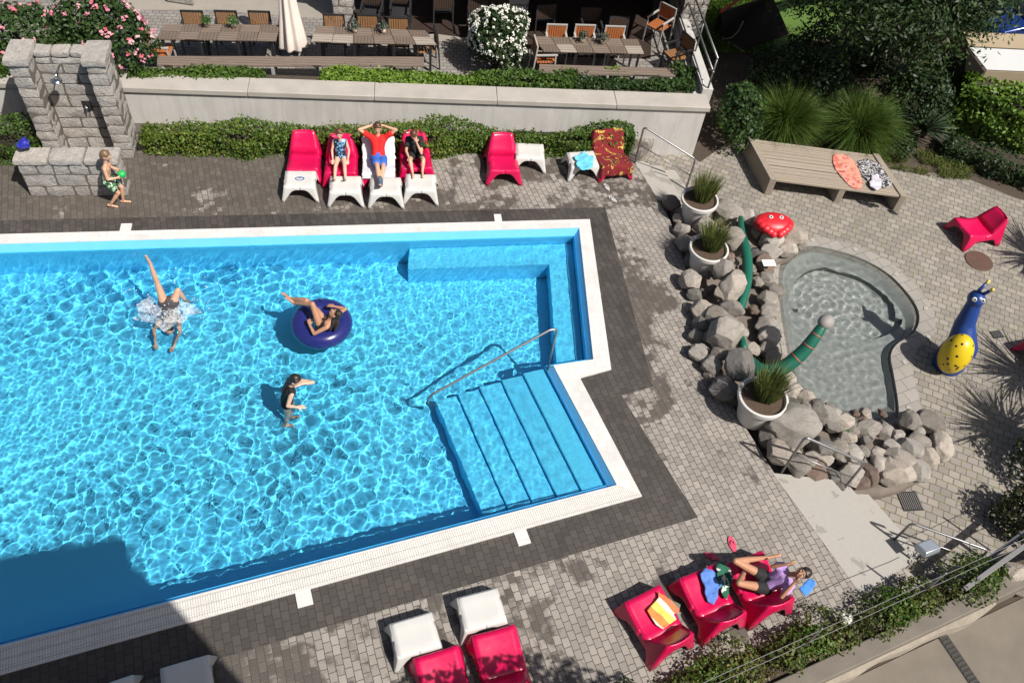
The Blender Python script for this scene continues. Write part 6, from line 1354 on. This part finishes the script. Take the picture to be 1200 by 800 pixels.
cloth('towel',[(757,717),(770,703),(769,697),(777,699),(783,704),(797,709),(795,717),(789,719),(792,726),(776,737),(768,732)],.29,m_str,'folded towel striped in yellow, orange and black on a red chair seat','towel',amp=.045,seed=8,rag=.0,sm_=0,drop=on_seat(nc[2]))
cloth('clothes',[(818,674),(826,672),(836,676),(845,688),(842,703),(832,706),(824,694)],.29,pm('blue_cotton',(.09,.20,.55),.9,.3,9,.3,120),'bundle of blue clothes on the middle red chair','clothes',amp=.07,seed=9,drop=on_seat(nc[3]))
cloth('bag',[(834,668),(846,662),(857,672),(857,694),(848,704),(843,690)],.31,fabric('green_bag_cloth',[(0,(.015,.10,.06)),(.56,(.55,.6,.55)),(.63,(.015,.10,.06))],7),'dark green and white cloth bag beside the blue clothes on the middle red chair','bag',amp=.07,seed=10,drop=on_seat(nc[3]))
cloth('towel',[(934,691),(941,685),(949,678),(956,684),(950,694),(941,699)],.64,pm('blue_towel',(.06,.22,.62),.95,.25,9,.3,140),'blue towel behind the lounging girl on the chair back','towel',amp=.06,seed=12)
# --- girl lounging on the red chair
g_=lambda x,y,z: G(x,y,z)
Pp=g_(899,683,.42); Cc=g_(922,674,.72); Hh=g_(941,671,.93)
sd_=(g_(930,690,.72)-g_(913,658,.72)); 
person('girl in a lilac top lounging on a red chair, hand at her brow',Pp,Cc,Hh,(g_(928,688,.70)-g_(917,660,.74)),(g_(897,694,.40)-g_(901,672,.42)),V3((-.55,-.35,.55)),.92,
 {'L':(g_(916,699,.62),g_(931,682,.86),V3((.3,.5,.6)),V3((-1,-.3,0))),'R':(g_(905,663,.74),g_(921,661,.90),V3((.8,.1,.4)),V3((0,-1,0)))},
 {'L':(g_(866,683,.74),g_(873,668,.40),V3((-.6,.5,-.2))),'R':(g_(862,657,.72),g_(899,653,.52),V3((.8,.2,.3)))},m_skint,m_hdk,hs=.98,clothes=[('top','tee',m_purp,.012),('shorts','shorts',m_blackc,.0141)])
flipflop(858,638,.003,R(15),m_psand,'pink flip-flop lying on the deck beyond the lounging girl, farther from the chairs','pink flip-flops',L=.28)
# --- swim ring with girl
WL=-.115; rc=G(377,379,WL+.07); RG=thing('swim_ring','big dark blue inflatable swim ring with a yellow underside floating in the pool','swim ring',tuple(rc)); Rm,rm=.36,.185
def torus(b,a0,a1,n=56,k=20):
    vs_=[]
    for i in range(n):
        A=2*math.pi*i/n
        for j in range(k+1):
            q_=a0+(a1-a0)*j/k; rr=Rm+rm*math.cos(q_); vs_.append(rc+V3((rr*math.cos(A),rr*math.sin(A),rm*.92*math.sin(q_))))
    b.add(vs_,[(i*(k+1)+j,((i+1)%n)*(k+1)+j,((i+1)%n)*(k+1)+j+1,i*(k+1)+j+1) for i in range(n) for j in range(k)])
m_navy=plastic('navy_vinyl',(.018,.022,.14),.22); m_yell=plastic('yellow_vinyl',(.55,.42,.10),.35)
b=B(); torus(b,R(-28),R(208)); b.obj('upper_tube',m_navy,RG,smooth=True); b=B(); torus(b,R(208),R(332)); lo_=b.obj('under_tube',m_yell,RG,smooth=True); lo_.cycles.is_caustics_receiver=True
b=B(); va=rc+V3((-.1,Rm+.02,rm*.93)); b.lathe([(.022,0),(.018,.025),(.02,.035),(.0,.036)],va,12); b.obj('valve',m_navy,RG,smooth=True)
Pp=g_(378,379,.13); Cc=g_(388,376,.33); Hh=g_(393,368,.46)
person('girl in a dark bikini lying across the blue swim ring, knees drawn up',Pp,Cc,Hh,(g_(385,386,.30)-g_(397,369,.34)),(g_(375,384,.12)-g_(381,375,.12)),V3((-.5,.35,.75)),.92,
 {'L':(g_(368,391,.20),g_(363,381,.24),V3((-.3,.8,.2)),Z),'R':(g_(405,362,.30),g_(392,359,.30),V3((-1,.1,0)),Z)},
 {'L':(g_(366,356,.52),g_(346,355,.34),V3((-.8,.2,.5))),'R':(g_(359,352,.50),g_(342,350,.36),V3((-.8,.2,.5)))},m_skint,m_hdk,hs=.98,clothes=[('bikini_bottom','bottom',m_blackc,.008),('bikini_top','top',m_blackc,.008)],longhair=[[Hh,Hh+V3((.05,-.08,-.12)),Hh+V3((.02,-.16,-.22))],[Hh,Hh+V3((-.02,-.10,-.10)),Hh+V3((-.06,-.18,-.2))]])
# --- girl standing in the water
g=G(335,470,WL); g.z=0; f_=V3((.93,.05,0)).normalized(); l_=V3((-f_.y,f_.x,0)); q_=lambda a,c,z: g+f_*a+l_*c+Z*z
person('girl in a black swimsuit standing waist deep in the pool holding her nose',q_(.02,0,-.08),q_(.13,0,.33),q_(.23,0,.53),l_-f_*.35,l_-f_*.2,f_-Z*.45-l_*.25,.94,
 {'L':(q_(.48,.10,.37),q_(.34,.0,.45),-f_*.7-l_*.35+Z*.1,Z),'R':(q_(.11,-.24,.12),q_(.22,-.15,-.03),f_*.9+l_*.2,Z)},
 {'L':(q_(.05,.09,-.56),q_(-.02,.09,-.97),f_),'R':(q_(.02,-.09,-.56),q_(-.06,-.09,-.97),f_)},m_skinp,m_hdk,hs=1.0,clothes=[('swimsuit','swimsuit',m_blackc,.008)],longhair=[[q_(.17,0,.55),q_(.08,-.02,.42),q_(.01,-.04,.28),q_(-.01,-.04,.18)]])
# --- diver, upside down, one leg in the air
g=G(199,358,WL); g.z=0; q_=lambda x,y,z: g+V3((x,y,z))
person('swimmer diving head first with one bare leg straight up out of the water',q_(0,0,-.03),q_(.02,-.18,-.42),q_(.03,-.30,-.60),V3((-1,-.15,0)),V3((-1,-.2,0)),V3((.1,-.6,-.7)),.96,
 {'L':(q_(-.22,-.38,-.55),q_(-.13,-.58,-.70),V3((.3,-.8,-.3)),Z),'R':(q_(.26,-.36,-.52),q_(.20,-.58,-.70),V3((-.2,-.8,-.3)),Z)},
 {'L':(q_(-.12,.05,.40),q_(-.15,.09,.84),V3((-.1,-.1,1))),'R':(q_(.17,.12,.20),q_(.20,.22,-.22),V3((.1,.5,-.8)))},m_skin,m_hdk,hs=1.0,clothes=[('swimsuit','swimsuit',pm('grey_swimsuit',(.05,.045,.05),.8),.008)])
# splash round the diver
b=B(); r_=random.Random(4)
for i in range(150):
    a=r_.uniform(0,6.283); d_=abs(r_.gauss(0,.22))+.05; p=q_(d_*math.cos(a)*1.2-.02,d_*math.sin(a)*.75-.10,WL+.015+max(0,r_.gauss(.0,.035))); z_=r_.uniform(.003,.011)*(1 if d_<.35 else .5); b.ell(p,(z_*1.5,z_*1.2,z_*.5),None,7,5)
for i in range(70):
    a=r_.uniform(0,6.283); d_=r_.uniform(.2,.9); p=q_(d_*math.cos(a),d_*math.sin(a)+.1,WL+r_.uniform(.02,.45)*(1-d_)); z_=r_.uniform(.006,.014); b.ell(p,(z_,z_,z_),None,6,4)
t=NT('foam_sheet'); v=t.coord(); t.base((.85,.88,.9)); t.rough(.6); t.l(t.ramp(t.noise(v,7,6,.7,1),[(.38,(0,0,0)),(.75,(.8,.8,.8))]),t.b.inputs['Alpha']); mfs=t.m
b2=B(); fc=q_(-.02,-.16,WL+.02)
for i in range(9):
    for j in range(28): a=2*math.pi*j/28; rr=.05+i*.048; b2.v.append(tuple(fc+V3((rr*1.2*math.cos(a)*(1+.55*noise.noise(V3((2*math.cos(a),2*math.sin(a),2)))),rr*.8*math.sin(a)*(1+.55*noise.noise(V3((2*math.cos(a),2*math.sin(a),7)))),.03*noise.noise(V3((i*.7,j*.5,3)))+.05*math.exp(-i*.6)))))
b2.f=[(i*28+j,i*28+(j+1)%28,(i+1)*28+(j+1)%28,(i+1)*28+j) for i in range(8) for j in range(28)]; b2.mi=[0]*len(b2.f)
tag(b2.obj('foam',mfs,smooth=True),'patch of white foam on the water round the diving swimmer','foam',kind='stuff')
t=NT('water_foam'); t.base((.80,.83,.86)); t.rough(.5); t.b.inputs['Transmission Weight'].default_value=.35
tag(b.obj('splash',t.m,smooth=True),'white foam and droplets thrown up round the diving swimmer','splash',kind='stuff')
for o in COL.objects:
    if o.type=='MESH' and o.parent and o.parent.get('category')=='person': o.cycles.is_caustics_receiver=True
